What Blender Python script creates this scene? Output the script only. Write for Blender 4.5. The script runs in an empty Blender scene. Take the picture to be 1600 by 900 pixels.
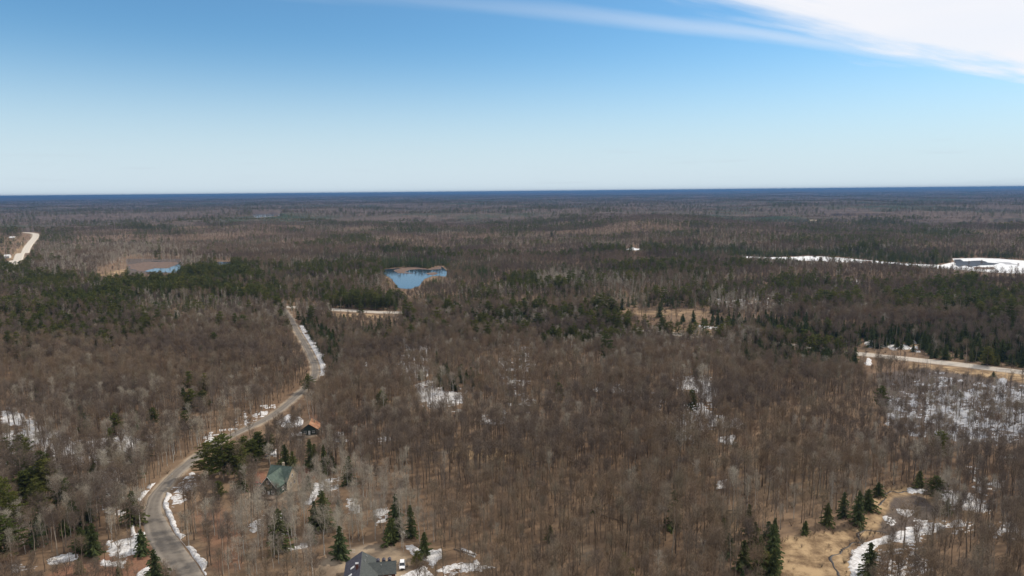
import bpy, bmesh, math, random
import numpy as np
from mathutils import Matrix, Vector
rng = np.random.default_rng(7)
random.seed(7)
sc = bpy.context.scene
COL = sc.collection
PI = math.pi

# ------------------------------------------------------------------ camera
CAM_Z = 120.0
F = 1067.0                       # focal length in photo pixels (1600 wide)
PITCH = math.atan(151.0/F)
ROLL = math.atan(15.0/1600)
fw = np.array([0, math.cos(PITCH), -math.sin(PITCH)])
up0 = np.array([0, math.sin(PITCH), math.cos(PITCH)])
r0 = np.array([1.0, 0, 0])
RT = r0*math.cos(ROLL) - up0*math.sin(ROLL)
UP = np.cross(RT, fw)
cam = bpy.data.cameras.new('camera')
cam.sensor_width = 36; cam.lens = 36*F/1600
cam.clip_start = 1; cam.clip_end = 200000
camo = bpy.data.objects.new('camera', cam); COL.objects.link(camo)
M3 = np.column_stack([RT, UP, -fw])
camo.matrix_world = Matrix([list(M3[i])+[[0, 0, CAM_Z][i]] for i in range(3)]+[[0, 0, 0, 1]])
sc.camera = camo

# ------------------------------------------------------------------ sky, sun, exposure
SUN_EL, SUN_AZ = math.radians(44), math.radians(68)     # azimuth to the right of the view
sc.view_settings.view_transform = 'Standard'
sc.view_settings.look = 'None'
sc.view_settings.exposure = 0.0
sc.view_settings.gamma = 1.0
w = bpy.data.worlds.new("World"); sc.world = w; w.use_nodes = True
nt = w.node_tree; N = nt.nodes; L = nt.links
N.clear()
def nd(tree, t, **kw):
    n = tree.nodes.new(t)
    for k, v in kw.items():
        if k == 'inp':
            for i, x in v.items(): n.inputs[i].default_value = x
        else: setattr(n, k, v)
    return n
def wmath(op, a, b=None, c=None, clamp=False):
    n = nd(nt, 'ShaderNodeMath', operation=op, use_clamp=clamp)
    for i, x in enumerate((a, b, c)):
        if x is None: continue
        if isinstance(x, (int, float)): n.inputs[i].default_value = x
        else: L.new(x, n.inputs[i])
    return n.outputs[0]
sky = nd(nt, 'ShaderNodeTexSky', sky_type='NISHITA', sun_disc=False, sun_elevation=SUN_EL, sun_rotation=SUN_AZ,
         altitude=300, air_density=1.0, dust_density=0.35, ozone_density=3.0)
tcn = nd(nt, 'ShaderNodeTexCoord')
sepn = nd(nt, 'ShaderNodeSeparateXYZ'); L.new(tcn.outputs['Generated'], sepn.inputs[0])
zz = wmath('MAXIMUM', sepn.outputs[2], 0.01)
U = wmath('DIVIDE', sepn.outputs[0], zz); V = wmath('DIVIDE', sepn.outputs[1], zz)
def px_dir(x, y):
    d = fw*F + RT*(x-800) + UP*(450-y)
    return d/np.linalg.norm(d)
def uv_of(x, y):
    d = px_dir(x, y); return d[0]/d[2], d[1]/d[2]
def quad(pts):
    q = np.array([uv_of(*p) for p in pts]); return np.polyfit(q[:, 0], q[:, 1], 2)
def curve_v(co):
    a = wmath('MULTIPLY_ADD', U, float(co[0]), float(co[1]))
    return wmath('MULTIPLY_ADD', a, U, float(co[2]))
# cirrus sheet seen in plane coordinates (direction / height); noise is stretched along the streaks
comb = nd(nt, 'ShaderNodeCombineXYZ'); L.new(U, comb.inputs[0]); L.new(V, comb.inputs[1])
q0, q1 = uv_of(1090, 0), uv_of(1600, 122); PHI = math.atan2(q1[1]-q0[1], q1[0]-q0[0])
al = wmath('MULTIPLY', wmath('ADD', wmath('MULTIPLY', U, math.cos(PHI)), wmath('MULTIPLY', V, math.sin(PHI))), .30)
ac = wmath('MULTIPLY', wmath('SUBTRACT', wmath('MULTIPLY', V, math.cos(PHI)), wmath('MULTIPLY', U, math.sin(PHI))), 1.5)
mp = nd(nt, 'ShaderNodeCombineXYZ'); L.new(al, mp.inputs[0]); L.new(ac, mp.inputs[1])
ns = nd(nt, 'ShaderNodeTexNoise', inp={'Scale': 1.6, 'Detail': 6, 'Roughness': 0.55}); L.new(mp.outputs[0], ns.inputs[0])
ns2 = nd(nt, 'ShaderNodeTexNoise', inp={'Scale': 0.35, 'Detail': 3}); L.new(comb.outputs[0], ns2.inputs[0])
eV = curve_v(quad([(1090, 0), (1210, 30), (1350, 66), (1480, 100), (1600, 122)]))
dd = wmath('SUBTRACT', eV, V)                       # >0 above the edge
dd = wmath('ADD', dd, wmath('MULTIPLY', wmath('SUBTRACT', ns.outputs[0], 0.5), 1.7))
big = nd(nt, 'ShaderNodeMapRange', interpolation_type='SMOOTHSTEP', inp={1: -0.38, 2: 0.45, 3: 0, 4: 1.0}); L.new(dd, big.inputs[0])
gap = nd(nt, 'ShaderNodeMapRange', interpolation_type='SMOOTHSTEP', inp={1: 0.30, 2: 0.5, 3: 0.93, 4: 1.0}); L.new(ns2.outputs[0], gap.inputs[0])
cl = wmath('MULTIPLY', big.outputs[0], gap.outputs[0])
sV = curve_v(quad([(630, -4), (860, 19), (1080, 40), (1240, 60), (1350, 76), (1450, 96)]))
ds = wmath('ABSOLUTE', wmath('ADD', wmath('SUBTRACT', V, sV), wmath('MULTIPLY', wmath('SUBTRACT', ns.outputs[0], 0.5), 0.3)))
st = nd(nt, 'ShaderNodeMapRange', interpolation_type='SMOOTHSTEP', inp={1: 0.0, 2: 0.26, 3: 0.5, 4: 0.0}); L.new(ds, st.inputs[0])
sf = nd(nt, 'ShaderNodeMapRange', interpolation_type='SMOOTHSTEP', inp={1: uv_of(620, 0)[0]-.1, 2: uv_of(1250, 60)[0], 3: .2, 4: .75}); L.new(U, sf.inputs[0])
se = nd(nt, 'ShaderNodeMapRange', interpolation_type='SMOOTHSTEP', inp={1: uv_of(1380, 84)[0], 2: uv_of(1590, 110)[0], 3: 1, 4: 0}); L.new(U, se.inputs[0])
cl = wmath('MAXIMUM', cl, wmath('MULTIPLY', wmath('MULTIPLY', st.outputs[0], sf.outputs[0]), se.outputs[0]))
# thin low bars of cloud near the horizon
mp3 = nd(nt, 'ShaderNodeMapping'); L.new(tcn.outputs['Generated'], mp3.inputs[0]); mp3.inputs['Scale'].default_value = (6, 6, 90)
n3 = nd(nt, 'ShaderNodeTexNoise', inp={'Scale': 1.5, 'Detail': 4, 'Roughness': 0.5}); L.new(mp3.outputs[0], n3.inputs[0])
b3 = nd(nt, 'ShaderNodeMapRange', interpolation_type='SMOOTHSTEP', inp={1: 0.58, 2: 0.75, 3: 0, 4: 0.25}); L.new(n3.outputs[0], b3.inputs[0])
e3 = nd(nt, 'ShaderNodeMapRange', interpolation_type='SMOOTHSTEP', inp={1: 0.03, 2: 0.10, 3: 1, 4: 0}); L.new(sepn.outputs[2], e3.inputs[0])
lowbar = wmath('MULTIPLY', b3.outputs[0], e3.outputs[0])
hz = nd(nt, 'ShaderNodeMapRange', interpolation_type='SMOOTHERSTEP', inp={1: -0.03, 2: 0.24, 3: 0.95, 4: 0}); L.new(sepn.outputs[2], hz.inputs[0])
tint = nd(nt, 'ShaderNodeMix', data_type='RGBA', blend_type='MULTIPLY', inp={0: 1.0, 7: (.78, 1.17, 1.30, 1)}); L.new(sky.outputs[0], tint.inputs[6])
mixh = nd(nt, 'ShaderNodeMix', data_type='RGBA', inp={7: (6.6, 7.7, 8.6, 1)}); L.new(hz.outputs[0], mixh.inputs[0]); L.new(tint.outputs[2], mixh.inputs[6])
mixc = nd(nt, 'ShaderNodeMix', data_type='RGBA', inp={7: (9.2, 9.3, 9.8, 1)}); L.new(cl, mixc.inputs[0]); L.new(mixh.outputs[2], mixc.inputs[6])
mixl = nd(nt, 'ShaderNodeMix', data_type='RGBA', inp={7: (5.6, 6.6, 7.4, 1)}); L.new(lowbar, mixl.inputs[0]); L.new(mixc.outputs[2], mixl.inputs[6])
bg = nd(nt, 'ShaderNodeBackground', inp={1: 0.1}); L.new(mixl.outputs[2], bg.inputs[0])
wo = nd(nt, 'ShaderNodeOutputWorld'); L.new(bg.outputs[0], wo.inputs[0])
sl = bpy.data.lights.new('sun', 'SUN'); sl.energy = 3.2; sl.angle = math.radians(0.5); sl.color = (1.0, 0.91, 0.79)
so = bpy.data.objects.new('sun', sl); COL.objects.link(so)
sd = Vector((math.sin(SUN_AZ)*math.cos(SUN_EL), math.cos(SUN_AZ)*math.cos(SUN_EL), math.sin(SUN_EL)))
so.rotation_euler = sd.to_track_quat('Z', 'Y').to_euler(); so.location = (0, 0, 500)
sc.cycles.use_denoising = True; sc.cycles.denoiser = 'OPENIMAGEDENOISE'; sc.cycles.denoising_prefilter = 'ACCURATE'; sc.cycles.denoising_input_passes = 'RGB_ALBEDO_NORMAL'
sc.cycles.max_bounces = 5; sc.cycles.diffuse_bounces = 2; sc.cycles.glossy_bounces = 2
sc.cycles.volume_bounces = 0; sc.cycles.transmission_bounces = 2; sc.cycles.transparent_max_bounces = 6

# ------------------------------------------------------------------ numeric helpers
def h2(ix, iy, s):
    n = (ix.astype(np.int64)*374761393 + iy.astype(np.int64)*668265263 + s*974634777) & 0xffffffff
    n = ((n ^ (n >> 13))*1274126177) & 0xffffffff
    return ((n ^ (n >> 16)) & 0xffff)/65535.0
def vn(x, y, s=0):
    ix = np.floor(x); iy = np.floor(y); fx = x-ix; fy = y-iy
    fx = fx*fx*fx*(fx*(fx*6-15)+10); fy = fy*fy*fy*(fy*(fy*6-15)+10)
    a = h2(ix, iy, s); b = h2(ix+1, iy, s); c = h2(ix, iy+1, s); d = h2(ix+1, iy+1, s)
    return (a+(b-a)*fx)*(1-fy)+(c+(d-c)*fx)*fy
def fbm(x, y, s=0, o=4):
    x = np.asarray(x, float); y = np.asarray(y, float)
    t = 0; a = .5; c, sn = math.cos(.6), math.sin(.6)
    for i in range(o):
        t = t + a*vn(x, y, s+i*17); a *= .5
        x, y = (c*x-sn*y)*2.03+11.3, (sn*x+c*y)*2.03+5.7
    return t/(1-.5**o)                # about 0..1, mean .5
def ss(a, b, x):
    t = np.clip((x-a)/(b-a), 0, 1); return t*t*(3-2*t)
def inpoly(x, y, poly):
    x = np.asarray(x, float); y = np.asarray(y, float)
    P = np.asarray(poly, float); r = np.zeros(np.broadcast(x, y).shape, bool)
    for (x1, y1), (x2, y2) in zip(P, np.roll(P, -1, 0)):
        if y1 == y2: continue
        r ^= ((y1 > y) != (y2 > y)) & (x < (x2-x1)*(y-y1)/(y2-y1)+x1)
    return r
def dpoly(x, y, poly, closed=True):          # unsigned distance to the outline
    x = np.asarray(x, float); y = np.asarray(y, float)
    P = np.asarray(poly, float); Q = np.roll(P, -1, 0)
    if not closed: P, Q = P[:-1], Q[:-1]
    d = np.full(np.broadcast(x, y).shape, 1e18)
    for (x1, y1), (x2, y2) in zip(P, Q):
        dx, dy = x2-x1, y2-y1; l2 = dx*dx+dy*dy+1e-9
        t = np.clip(((x-x1)*dx+(y-y1)*dy)/l2, 0, 1)
        d = np.minimum(d, (x-x1-t*dx)**2+(y-y1-t*dy)**2)
    return np.sqrt(d)
def sdist(x, y, poly):                       # negative inside
    d = dpoly(x, y, poly); return np.where(inpoly(x, y, poly), -d, d)
def proj(x, y, z):
    x = np.asarray(x, float); y = np.asarray(y, float); z = np.asarray(z, float)-CAM_Z
    a = x*RT[0]+y*RT[1]+z*RT[2]; b = x*UP[0]+y*UP[1]+z*UP[2]; c = np.maximum(x*fw[0]+y*fw[1]+z*fw[2], 1)
    return 800+F*a/c, 450-F*b/c, c
def on_plane(px, py, z):
    d = px_dir(px, py); t = (z-CAM_Z)/d[2]; return d[0]*t, d[1]*t
def h_base(x, y):
    r = np.hypot(x, y)
    A = 8+16*ss(650, 2200, r)+14*ss(4000, 16000, r)
    near = ss(150, 420, r)
    v = (fbm(x/520+3.1, y/520+1.7, 5, 3)-.5)*2*A*(0.35+.65*near)
    v = v+(fbm(x/95, y/95, 9, 2)-.5)*2.2
    far = (fbm(x/4200+.3, y/3100, 21, 4)-.5)*2*75*ss(7000, 26000, r)
    return v+far-2
# ponds and lakes: outlines read at the water's level, then the ground is sunk to meet them
WATER = {
 'pond': ([(598, 421), (622, 419), (652, 418), (668, 421), (690, 416), (699, 424), (697, 432), (676, 431), (663, 436), (655, 447), (640, 452), (622, 450), (612, 436), (600, 429)], (640, 434)),
 'left_pond': ([(200, 414), (240, 408), (278, 409), (284, 418), (276, 426), (232, 425), (205, 421)], (240, 417)),
 'small_pool': ([(335, 409), (360, 409), (362, 414), (338, 414)], (348, 411)),
 'right_lake': ([(1128, 399.5), (1165, 400.5), (1200, 402), (1240, 401.5), (1262, 400), (1300, 401.5), (1350, 406), (1420, 412), (1470, 414), (1492, 409), (1488, 404), (1530, 403), (1560, 404), (1610, 408), (1660, 412), (1660, 434), (1600, 428), (1540, 425), (1490, 421), (1440, 418), (1360, 411.5), (1250, 407), (1170, 403.5)], (1350, 409)),
 'back_lake': ([(968, 389.6), (985, 388), (989, 386.6), (994, 388.2), (1006, 389.4), (1012, 391), (990, 391)], (990, 389)),
 'far_lake': ([(392, 334), (436, 333), (442, 337), (400, 340)], (415, 336)),
 'far_lake_east': ([(1284, 334), (1375, 334), (1372, 337), (1290, 337)], (1320, 335)),
 'far_lake_edge': ([(1522, 343), (1640, 342), (1640, 346), (1530, 346)], (1560, 344)),
}
LAKES = {}
for k, (poly, c) in WATER.items():
    x, y = on_plane(*c, 0.0); z = float(h_base(x, y)); x, y = on_plane(*c, z); z = float(h_base(x, y))-1.0
    LAKES[k] = (np.array([on_plane(px, py, z) for px, py in poly]), z)
HOUSE_FLAT = []
def ground(x, y):
    h = h_base(x, y); x = np.asarray(x, float); y = np.asarray(y, float)
    r = np.hypot(x, y)
    for k, (P, z) in LAKES.items():
        c = P.mean(0); R = np.hypot(*(P-c).T).max()
        m = np.hypot(x-c[0], y-c[1]) < R+420
        if not m.any(): continue
        s = np.full(h.shape, 1e9); s[m] = sdist(x[m], y[m], P)
        e = 60 if R < 150 else 220
        t = ss(0, e, s)
        h = h*t+(z+.5)*(1-t)
        h = np.where(s < 6, z+.5-1.4*ss(6, -6, s), h)
    for (cx, cy, z, R) in HOUSE_FLAT:
        d = np.hypot(x-cx, y-cy); t = ss(R, R*2.2, d); h = h*t+z*(1-t)
    return h
def g1(x, y): return float(ground(np.array([x]), np.array([y]))[0])
def at(px, py, dz=0.0):
    """the point of the ground (raised by dz) that the photo pixel looks at: march along the ray"""
    d = px_dir(px, py); t = np.geomspace(120, 30000, 1500)
    X, Y, Z = d[0]*t, d[1]*t, CAM_Z+d[2]*t
    b = Z-(ground(X, Y)+dz); i = int(np.argmax(b < 0))
    if i == 0: return X[-1], Y[-1]
    u = b[i-1]/(b[i-1]-b[i]); T = t[i-1]+(t[i]-t[i-1])*u
    return d[0]*T, d[1]*T

# ------------------------------------------------------------------ object helpers
def tag(o, label=None, cat=None, group=None, kind=None):
    for k, v in (('label', label), ('category', cat), ('group', group), ('kind', kind)):
        if v: o[k] = v
    return o
def new_obj(name, me, parent=None, link=True):
    o = bpy.data.objects.new(name, me)
    if link: COL.objects.link(o)
    if parent: o.parent = parent
    return o
def empty(name, loc, rz=0, s=1):
    o = new_obj(name, None); o.location = loc; o.rotation_euler = (0, 0, rz); o.scale = (s,)*3
    o.empty_display_size = .5
    return o
def mesh_np(name, V_, F_, mats, midx=None, smooth=False):
    """V_ (n,3); F_ a list of int arrays (m,k)"""
    me = bpy.data.meshes.new(name)
    V_ = np.asarray(V_, np.float32); F_ = [np.asarray(f, np.int32) for f in F_ if len(f)]
    me.vertices.add(len(V_)); me.vertices.foreach_set('co', V_.ravel())
    tot = np.concatenate([np.full(len(f), f.shape[1]) for f in F_]).astype(np.int32)
    loops = np.concatenate([f.ravel() for f in F_]).astype(np.int32)
    me.loops.add(len(loops)); me.loops.foreach_set('vertex_index', loops)
    me.polygons.add(len(tot)); me.polygons.foreach_set('loop_start', np.concatenate([[0], np.cumsum(tot)[:-1]]).astype(np.int32))
    me.polygons.foreach_set('loop_total', tot)
    for m in mats: me.materials.append(m)
    if midx is not None: me.polygons.foreach_set('material_index', np.asarray(midx, np.int32))
    if smooth: me.polygons.foreach_set('use_smooth', np.ones(len(tot), bool))
    me.update(); me.validate()
    return me
class MB:
    """collects small shapes into one mesh"""
    def __init__(s): s.v = []; s.f = []
    def poly(s, pts, faces):
        n = len(s.v); s.v += [tuple(p) for p in pts]; s.f += [tuple(n+i for i in f) for f in faces]; return s
    def box(s, x0, x1, y0, y1, z0, z1):
        P = [(x, y, z) for z in (z0, z1) for y in (y0, y1) for x in (x0, x1)]
        return s.poly(P, [(0, 2, 3, 1), (4, 5, 7, 6), (0, 1, 5, 4), (2, 6, 7, 3), (0, 4, 6, 2), (1, 3, 7, 5)])
    def prism(s, prof, a0, a1, axis='y'):
        """profile (u,z) extruded along axis"""
        n = len(prof)
        P = [((u, a, z) if axis == 'y' else (a, u, z)) for a in (a0, a1) for u, z in prof]
        F_ = [tuple(range(n)), tuple(range(2*n-1, n-1, -1))]+[(i, (i+1) % n, n+(i+1) % n, n+i) for i in range(n)]
        return s.poly(P, F_)
    def cyl(s, c, r, a0, a1, axis='x', n=14):
        P = []
        for a in (a0, a1):
            for i in range(n):
                u, v = r*math.cos(2*PI*i/n), r*math.sin(2*PI*i/n)
                P.append({'x': (a, c[0]+u, c[1]+v), 'y': (c[0]+u, a, c[1]+v), 'z': (c[0]+u, c[1]+v, a)}[axis])
        return s.poly(P, [tuple(range(n)), tuple(range(2*n-1, n-1, -1))]+[(i, (i+1) % n, n+(i+1) % n, n+i) for i in range(n)])
    def build(s, name, mat, parent=None, bevel=0, label=None):
        me = bpy.data.meshes.new(name); me.from_pydata(s.v, [], s.f); me.materials.append(mat)
        bm = bmesh.new(); bm.from_mesh(me); bmesh.ops.recalc_face_normals(bm, faces=bm.faces)
        if bevel: bmesh.ops.bevel(bm, geom=bm.edges[:], offset=bevel, segments=2, profile=.6, affect='EDGES', clamp_overlap=True)
        bm.to_mesh(me); bm.free()
        o = new_obj(name, me, parent)
        if label: o['label'] = label
        return o

# ------------------------------------------------------------------ materials
def mat(name, rough=.9, spec=.2):
    m = bpy.data.materials.new(name); m.use_nodes = True
    b = m.node_tree.nodes['Principled BSDF']; b.inputs['Roughness'].default_value = rough
    b.inputs['Specular IOR Level'].default_value = spec
    return m, m.node_tree, b
def noise_mat(name, c1, c2, scale=1.0, rough=.9, spec=.2, detail=4, metal=0, bump=0, stretch=None):
    m, t, b = mat(name, rough, spec); b.inputs['Metallic'].default_value = metal
    tc = nd(t, 'ShaderNodeTexCoord'); n = nd(t, 'ShaderNodeTexNoise', inp={'Scale': scale, 'Detail': detail})
    src = tc.outputs['Object']
    if stretch:
        mpp = nd(t, 'ShaderNodeMapping'); mpp.inputs['Scale'].default_value = stretch
        t.links.new(src, mpp.inputs[0]); src = mpp.outputs[0]
    t.links.new(src, n.inputs[0])
    r = nd(t, 'ShaderNodeValToRGB'); r.color_ramp.elements[0].color = (*c1, 1); r.color_ramp.elements[1].color = (*c2, 1)
    r.color_ramp.elements[0].position = .32; r.color_ramp.elements[1].position = .68
    t.links.new(n.outputs[0], r.inputs[0]); t.links.new(r.outputs[0], b.inputs['Base Color'])
    if bump:
        bp = nd(t, 'ShaderNodeBump', inp={'Strength': bump, 'Distance': .1}); t.links.new(n.outputs[0], bp.inputs['Height']); t.links.new(bp.outputs[0], b.inputs['Normal'])
    return m
def tree_mat(name, cols, rough=.95, transl=0.0):
    """colour differs from tree to tree (each tree keeps its own)"""
    m, t, b = mat(name, rough, .1)
    oi = nd(t, 'ShaderNodeObjectInfo'); r = nd(t, 'ShaderNodeValToRGB')
    cr = r.color_ramp
    while len(cr.elements) < len(cols): cr.elements.new(.5)
    for i, c in enumerate(cols):
        cr.elements[i].position = i/(len(cols)-1); cr.elements[i].color = (*c, 1)
    t.links.new(oi.outputs['Random'], r.inputs[0])
    t.links.new(r.outputs[0], b.inputs['Base Color'])
    if transl:
        tr = nd(t, 'ShaderNodeBsdfTranslucent'); mx = nd(t, 'ShaderNodeMixShader', inp={0: transl})
        t.links.new(r.outputs[0], tr.inputs[0]); t.links.new(b.outputs[0], mx.inputs[1]); t.links.new(tr.outputs[0], mx.inputs[2])
        t.links.new(mx.outputs[0], t.nodes['Material Output'].inputs[0])
    return m
K = 1.0
def kc(*c): return tuple(x*K for x in c)
M = {}
M['twig'] = tree_mat('hardwood_twigs', [kc(.160, .112, .074), kc(.190, .136, .086), kc(.160, .125, .094), kc(.225, .162, .106), kc(.162, .134, .092), kc(.245, .200, .146), kc(.190, .126, .084)])
M['bark'] = tree_mat('hardwood_bark', [kc(.14, .105, .075), kc(.20, .155, .115), kc(.09, .068, .05), kc(.36, .30, .235)])
M['birchtwig'] = tree_mat('aspen_twigs', [kc(.27, .24, .185), kc(.37, .325, .255), kc(.25, .21, .17), kc(.43, .39, .31)])
M['birchbark'] = noise_mat('birch_bark', (.30, .28, .25), (.62, .60, .55), 1.4, stretch=(1, 1, 3))
M['pine'] = tree_mat('pine_needles', [kc(.072, .086, .024), kc(.100, .112, .028), kc(.145, .140, .036), kc(.080, .096, .028)], transl=.28)
M['spruce'] = tree_mat('spruce_needles', [kc(.065, .080, .028), kc(.086, .102, .034), kc(.066, .088, .038), kc(.122, .124, .040)], transl=.3)
M['snag'] = tree_mat('weathered_wood', [kc(.20, .18, .17), kc(.27, .25, .235), kc(.16, .14, .13)])

# ------------------------------------------------------------------ tree shapes
def rv(): v = Vector((random.gauss(0, 1), random.gauss(0, 1), random.gauss(0, 1))); v.normalize(); return v
class TM:
    def __init__(s): s.v = []; s.q = []; s.t = []
    def tube(s, pts, rads, n=4):
        rings = []
        for i, (p, r) in enumerate(zip(pts, rads)):
            d = (pts[min(i+1, len(pts)-1)]-pts[max(i-1, 0)]).normalized()
            a = d.orthogonal().normalized(); b = d.cross(a); k = len(s.v)
            s.v += [tuple(p+(a*math.cos(2*PI*j/n)+b*math.sin(2*PI*j/n))*r) for j in range(n)]
            rings.append(k)
        for k0, k1 in zip(rings, rings[1:]):
            s.q += [(k0+j, k0+(j+1) % n, k1+(j+1) % n, k1+j) for j in range(n)]
    def twig(s, p, q, wd):
        d = q-p; a = d.cross(rv())
        if a.length < 1e-6: a = d.orthogonal()
        a = a.normalized()*wd*.5; k = len(s.v)
        s.v += [tuple(p-a), tuple(p+a), tuple(q)]; s.t.append((k, k+1, k+2))
    def tri(s, a, b, c):
        k = len(s.v); s.v += [tuple(a), tuple(b), tuple(c)]; s.t.append((k, k+1, k+2))
    def mesh(s, name, m):
        return mesh_np(name, s.v, [np.array(s.q, int).reshape(-1, 4), np.array(s.t, int).reshape(-1, 3)], [m])
def merge(name, a, b, ma, mb):
    n = len(a.v); V_ = a.v+b.v
    F_ = [np.array(a.q, int).reshape(-1, 4), np.array(a.t, int).reshape(-1, 3), np.array(b.q, int).reshape(-1, 4)+n, np.array(b.t, int).reshape(-1, 3)+n]
    mi = np.concatenate([np.full(len(f), i) for f, i in zip(F_, (0, 0, 1, 1)) if len(f)])
    return mesh_np(name, V_, F_, [ma, mb], mi)
def hardwood(seed, H=18, lod=0, spread=.165, bole=.52, up=.95, rad=.21, dens=.48):
    """leafless broadleaf: bole, rising limbs, forks and a haze of twigs.  returns (trunk, crown)"""
    random.seed(seed); T, C = TM(), TM()
    n = 6; wob = [Vector((random.gauss(0, .1), random.gauss(0, .1), 0)) for _ in range(n+1)]
    lean = Vector((random.gauss(0, .03), random.gauss(0, .03), 0))
    tp = [Vector((0, 0, H*.9*i/n))+lean*(H*i/n)+wob[i]*min(i, 3)*.6 for i in range(n+1)]; tp[0].z = -.4
    tr = [rad*(1.25 if i == 0 else 1)*(1-.86*i/n) for i in range(n+1)]
    T.tube(tp, tr, (5, 4, 3)[lod])
    def tpos(f):
        x = f/.9*n; i = min(int(x), n-1); return tp[i].lerp(tp[i+1], x-i)
    nl = (11, 9, 6)[lod]; wt = (.045, .10, .24)[lod]
    for li in range(nl):
        f = bole+(.84-bole)*((li+random.random()*.8)/nl); a = li*2.399+random.random()
        out = Vector((math.cos(a), math.sin(a), 0))
        Ln = H*spread*(1.25-.75*abs((f-.5)/.45))*random.uniform(.75, 1.2)
        pts = [tpos(f)]; d = (out*1.0+Vector((0, 0, up))).normalized(); m = 3
        for j in range(m):
            d = (d+Vector((0, 0, .22))+rv()*.13).normalized(); pts.append(pts[-1]+d*Ln/m)
        r = rad*.42*(1.1-f*.5)
        if lod < 2: C.tube(pts, [r, r*.7, r*.45, r*.2], 3)
        else: C.twig(pts[0], pts[-1], r*2.2)
        ns_ = (6, 4, 3)[lod]
        for si in range(ns_):
            u = (.25+.75*(si+random.random()*.6)/ns_)*m; i = min(int(u), m-1); b = pts[i].lerp(pts[i+1], min(u-i, 1))
            sdv = (d*.6+rv()*.75+Vector((0, 0, .38))).normalized(); sl_ = Ln*random.uniform(.36, .6)
            e = b+sdv*sl_
            C.twig(b, e, r*(.9 if lod < 2 else 1.5))
            for ti in range(int(round((7, 4, 3)[lod]*(dens if lod == 0 else 1)))):
                g = b.lerp(e, random.uniform(.2, 1)); tdv = (sdv*.7+rv()*.7+Vector((0, 0, .3))).normalized(); tl = random.uniform(.8, 1.7)
                h_ = g+tdv*tl
                C.twig(g, h_, wt*random.uniform(.7, 1.3))
                for q in range((4, 1, 0)[lod]):
                    g2 = g.lerp(h_, random.uniform(.25, 1)); C.twig(g2, g2+(tdv*.6+rv()*.8).normalized()*random.uniform(.5, 1.1), wt*.8)
    top = tpos(.88)
    for q in range((14, 8, 4)[lod]):
        d = (Vector((0, 0, 1.1))+rv()*.8).normalized(); b = top-Vector((0, 0, random.uniform(0, 2.4))); e = b+d*random.uniform(1.2, 2.6)
        C.twig(b, e, wt*1.5)
        for k in range((4, 1, 0)[lod]):
            g = b.lerp(e, random.uniform(.3, 1)); C.twig(g, g+(d+rv()*.8).normalized()*.9, wt*.8)
    return T, C
def pine(seed, H=18, lod=0, width=.26, bare=.2, dens=1.45):
    """white pine: uneven tiers of flat, upturned sprays"""
    random.seed(seed); T, C = TM(), TM()
    T.tube([Vector((0, 0, -.4)), Vector((.1, 0, H*.5)), Vector((0, .1, H*.97))], [.27, .18, .03], (6, 4, 3)[lod])
    nw = (13, 10, 6)[lod]
    for i in range(nw):
        f = bare+(1-bare)*(i+random.uniform(-.2, .3))/nw; nb = (6, 5, 4)[lod]
        R = H*width*(math.sin(min(1, (1.05-f)/.62)*PI/2))*random.uniform(.7, 1.15)
        for j in range(nb):
            a = j*2*PI/nb+i*1.3+random.uniform(-.4, .4); Rj = R*random.uniform(.6, 1.2); out = Vector((math.cos(a), math.sin(a), random.uniform(.05, .3)))
            b = Vector((0, 0, H*f)); e = b+out*Rj
            if lod < 2: C.twig(b, e, .12)
            k = int(max(3, Rj*(4.6, 2.0, .9)[lod])*dens); s_ = (.56, .95, 1.6)[lod]
            for q in range(k):
                u = random.uniform(.25, 1.05); c = b.lerp(e, u)+Vector((random.gauss(0, .3), random.gauss(0, .3), random.gauss(0, .16)+.1))
                for z in range((4, 3, 2)[lod]):
                    d1 = rv(); d1.z *= .6; d2 = rv(); d2.z = abs(d2.z)*.7
                    C.tri(c-d1*s_*.5, c+d1*s_*.5, c+d2*s_*random.uniform(.6, 1.3)+out*.15)
    for q in range((16, 8, 3)[lod]):
        c = Vector((random.gauss(0, .25), random.gauss(0, .25), H*random.uniform(.9, 1.0))); C.tri(c+rv()*.3, c+rv()*.3, c+Vector((0, 0, .7)))
    return T, C
def spruce(seed, H=14, lod=0, width=.23):
    """spruce or fir: narrow cone of drooping boughs"""
    random.seed(seed); T, C = TM(), TM()
    T.tube([Vector((0, 0, -.4)), Vector((0, 0, H*.5)), Vector((0, 0, H))], [.19, .12, .02], (5, 4, 3)[lod])
    nw = (24, 14, 8)[lod]
    for i in range(nw):
        f = .07+.91*i/nw; R = H*width*(1-f)**.75*random.uniform(.55, 1.25)+.12; nb = (9, 7, 5)[lod]
        for j in range(nb):
            if random.random() < .14: continue
            a = j*2*PI/nb+i*.9+random.uniform(-.3, .3); out = Vector((math.cos(a), math.sin(a), random.uniform(-.4, -.1))); Rj = R*random.uniform(.45, 1.35)*(1+.3*math.sin(a*2+seed))
            b = Vector((0, 0, H*f)); k = (3, 2, 1)[lod]
            for q in range(k):
                u0, u1 = q/k*.8, (q+1)/k
                p = b+out*Rj*u0; e = b+out*Rj*u1*1.05; sd_ = Vector((-out.y, out.x, 0))*(Rj*(.20, .26, .42)[lod]+.1)
                dz = Vector((0, 0, -.30-.1*random.random()))
                C.tri(p, e+sd_*random.uniform(.6, 1)+dz, e+Vector((0, 0, .08))); C.tri(p, e+Vector((0, 0, .05)), e-sd_*random.uniform(.6, 1)+dz)
                if lod == 0: C.tri(p+Vector((0, 0, .12)), e+rv()*.2, e+dz*1.6)
    return T, C
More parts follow.
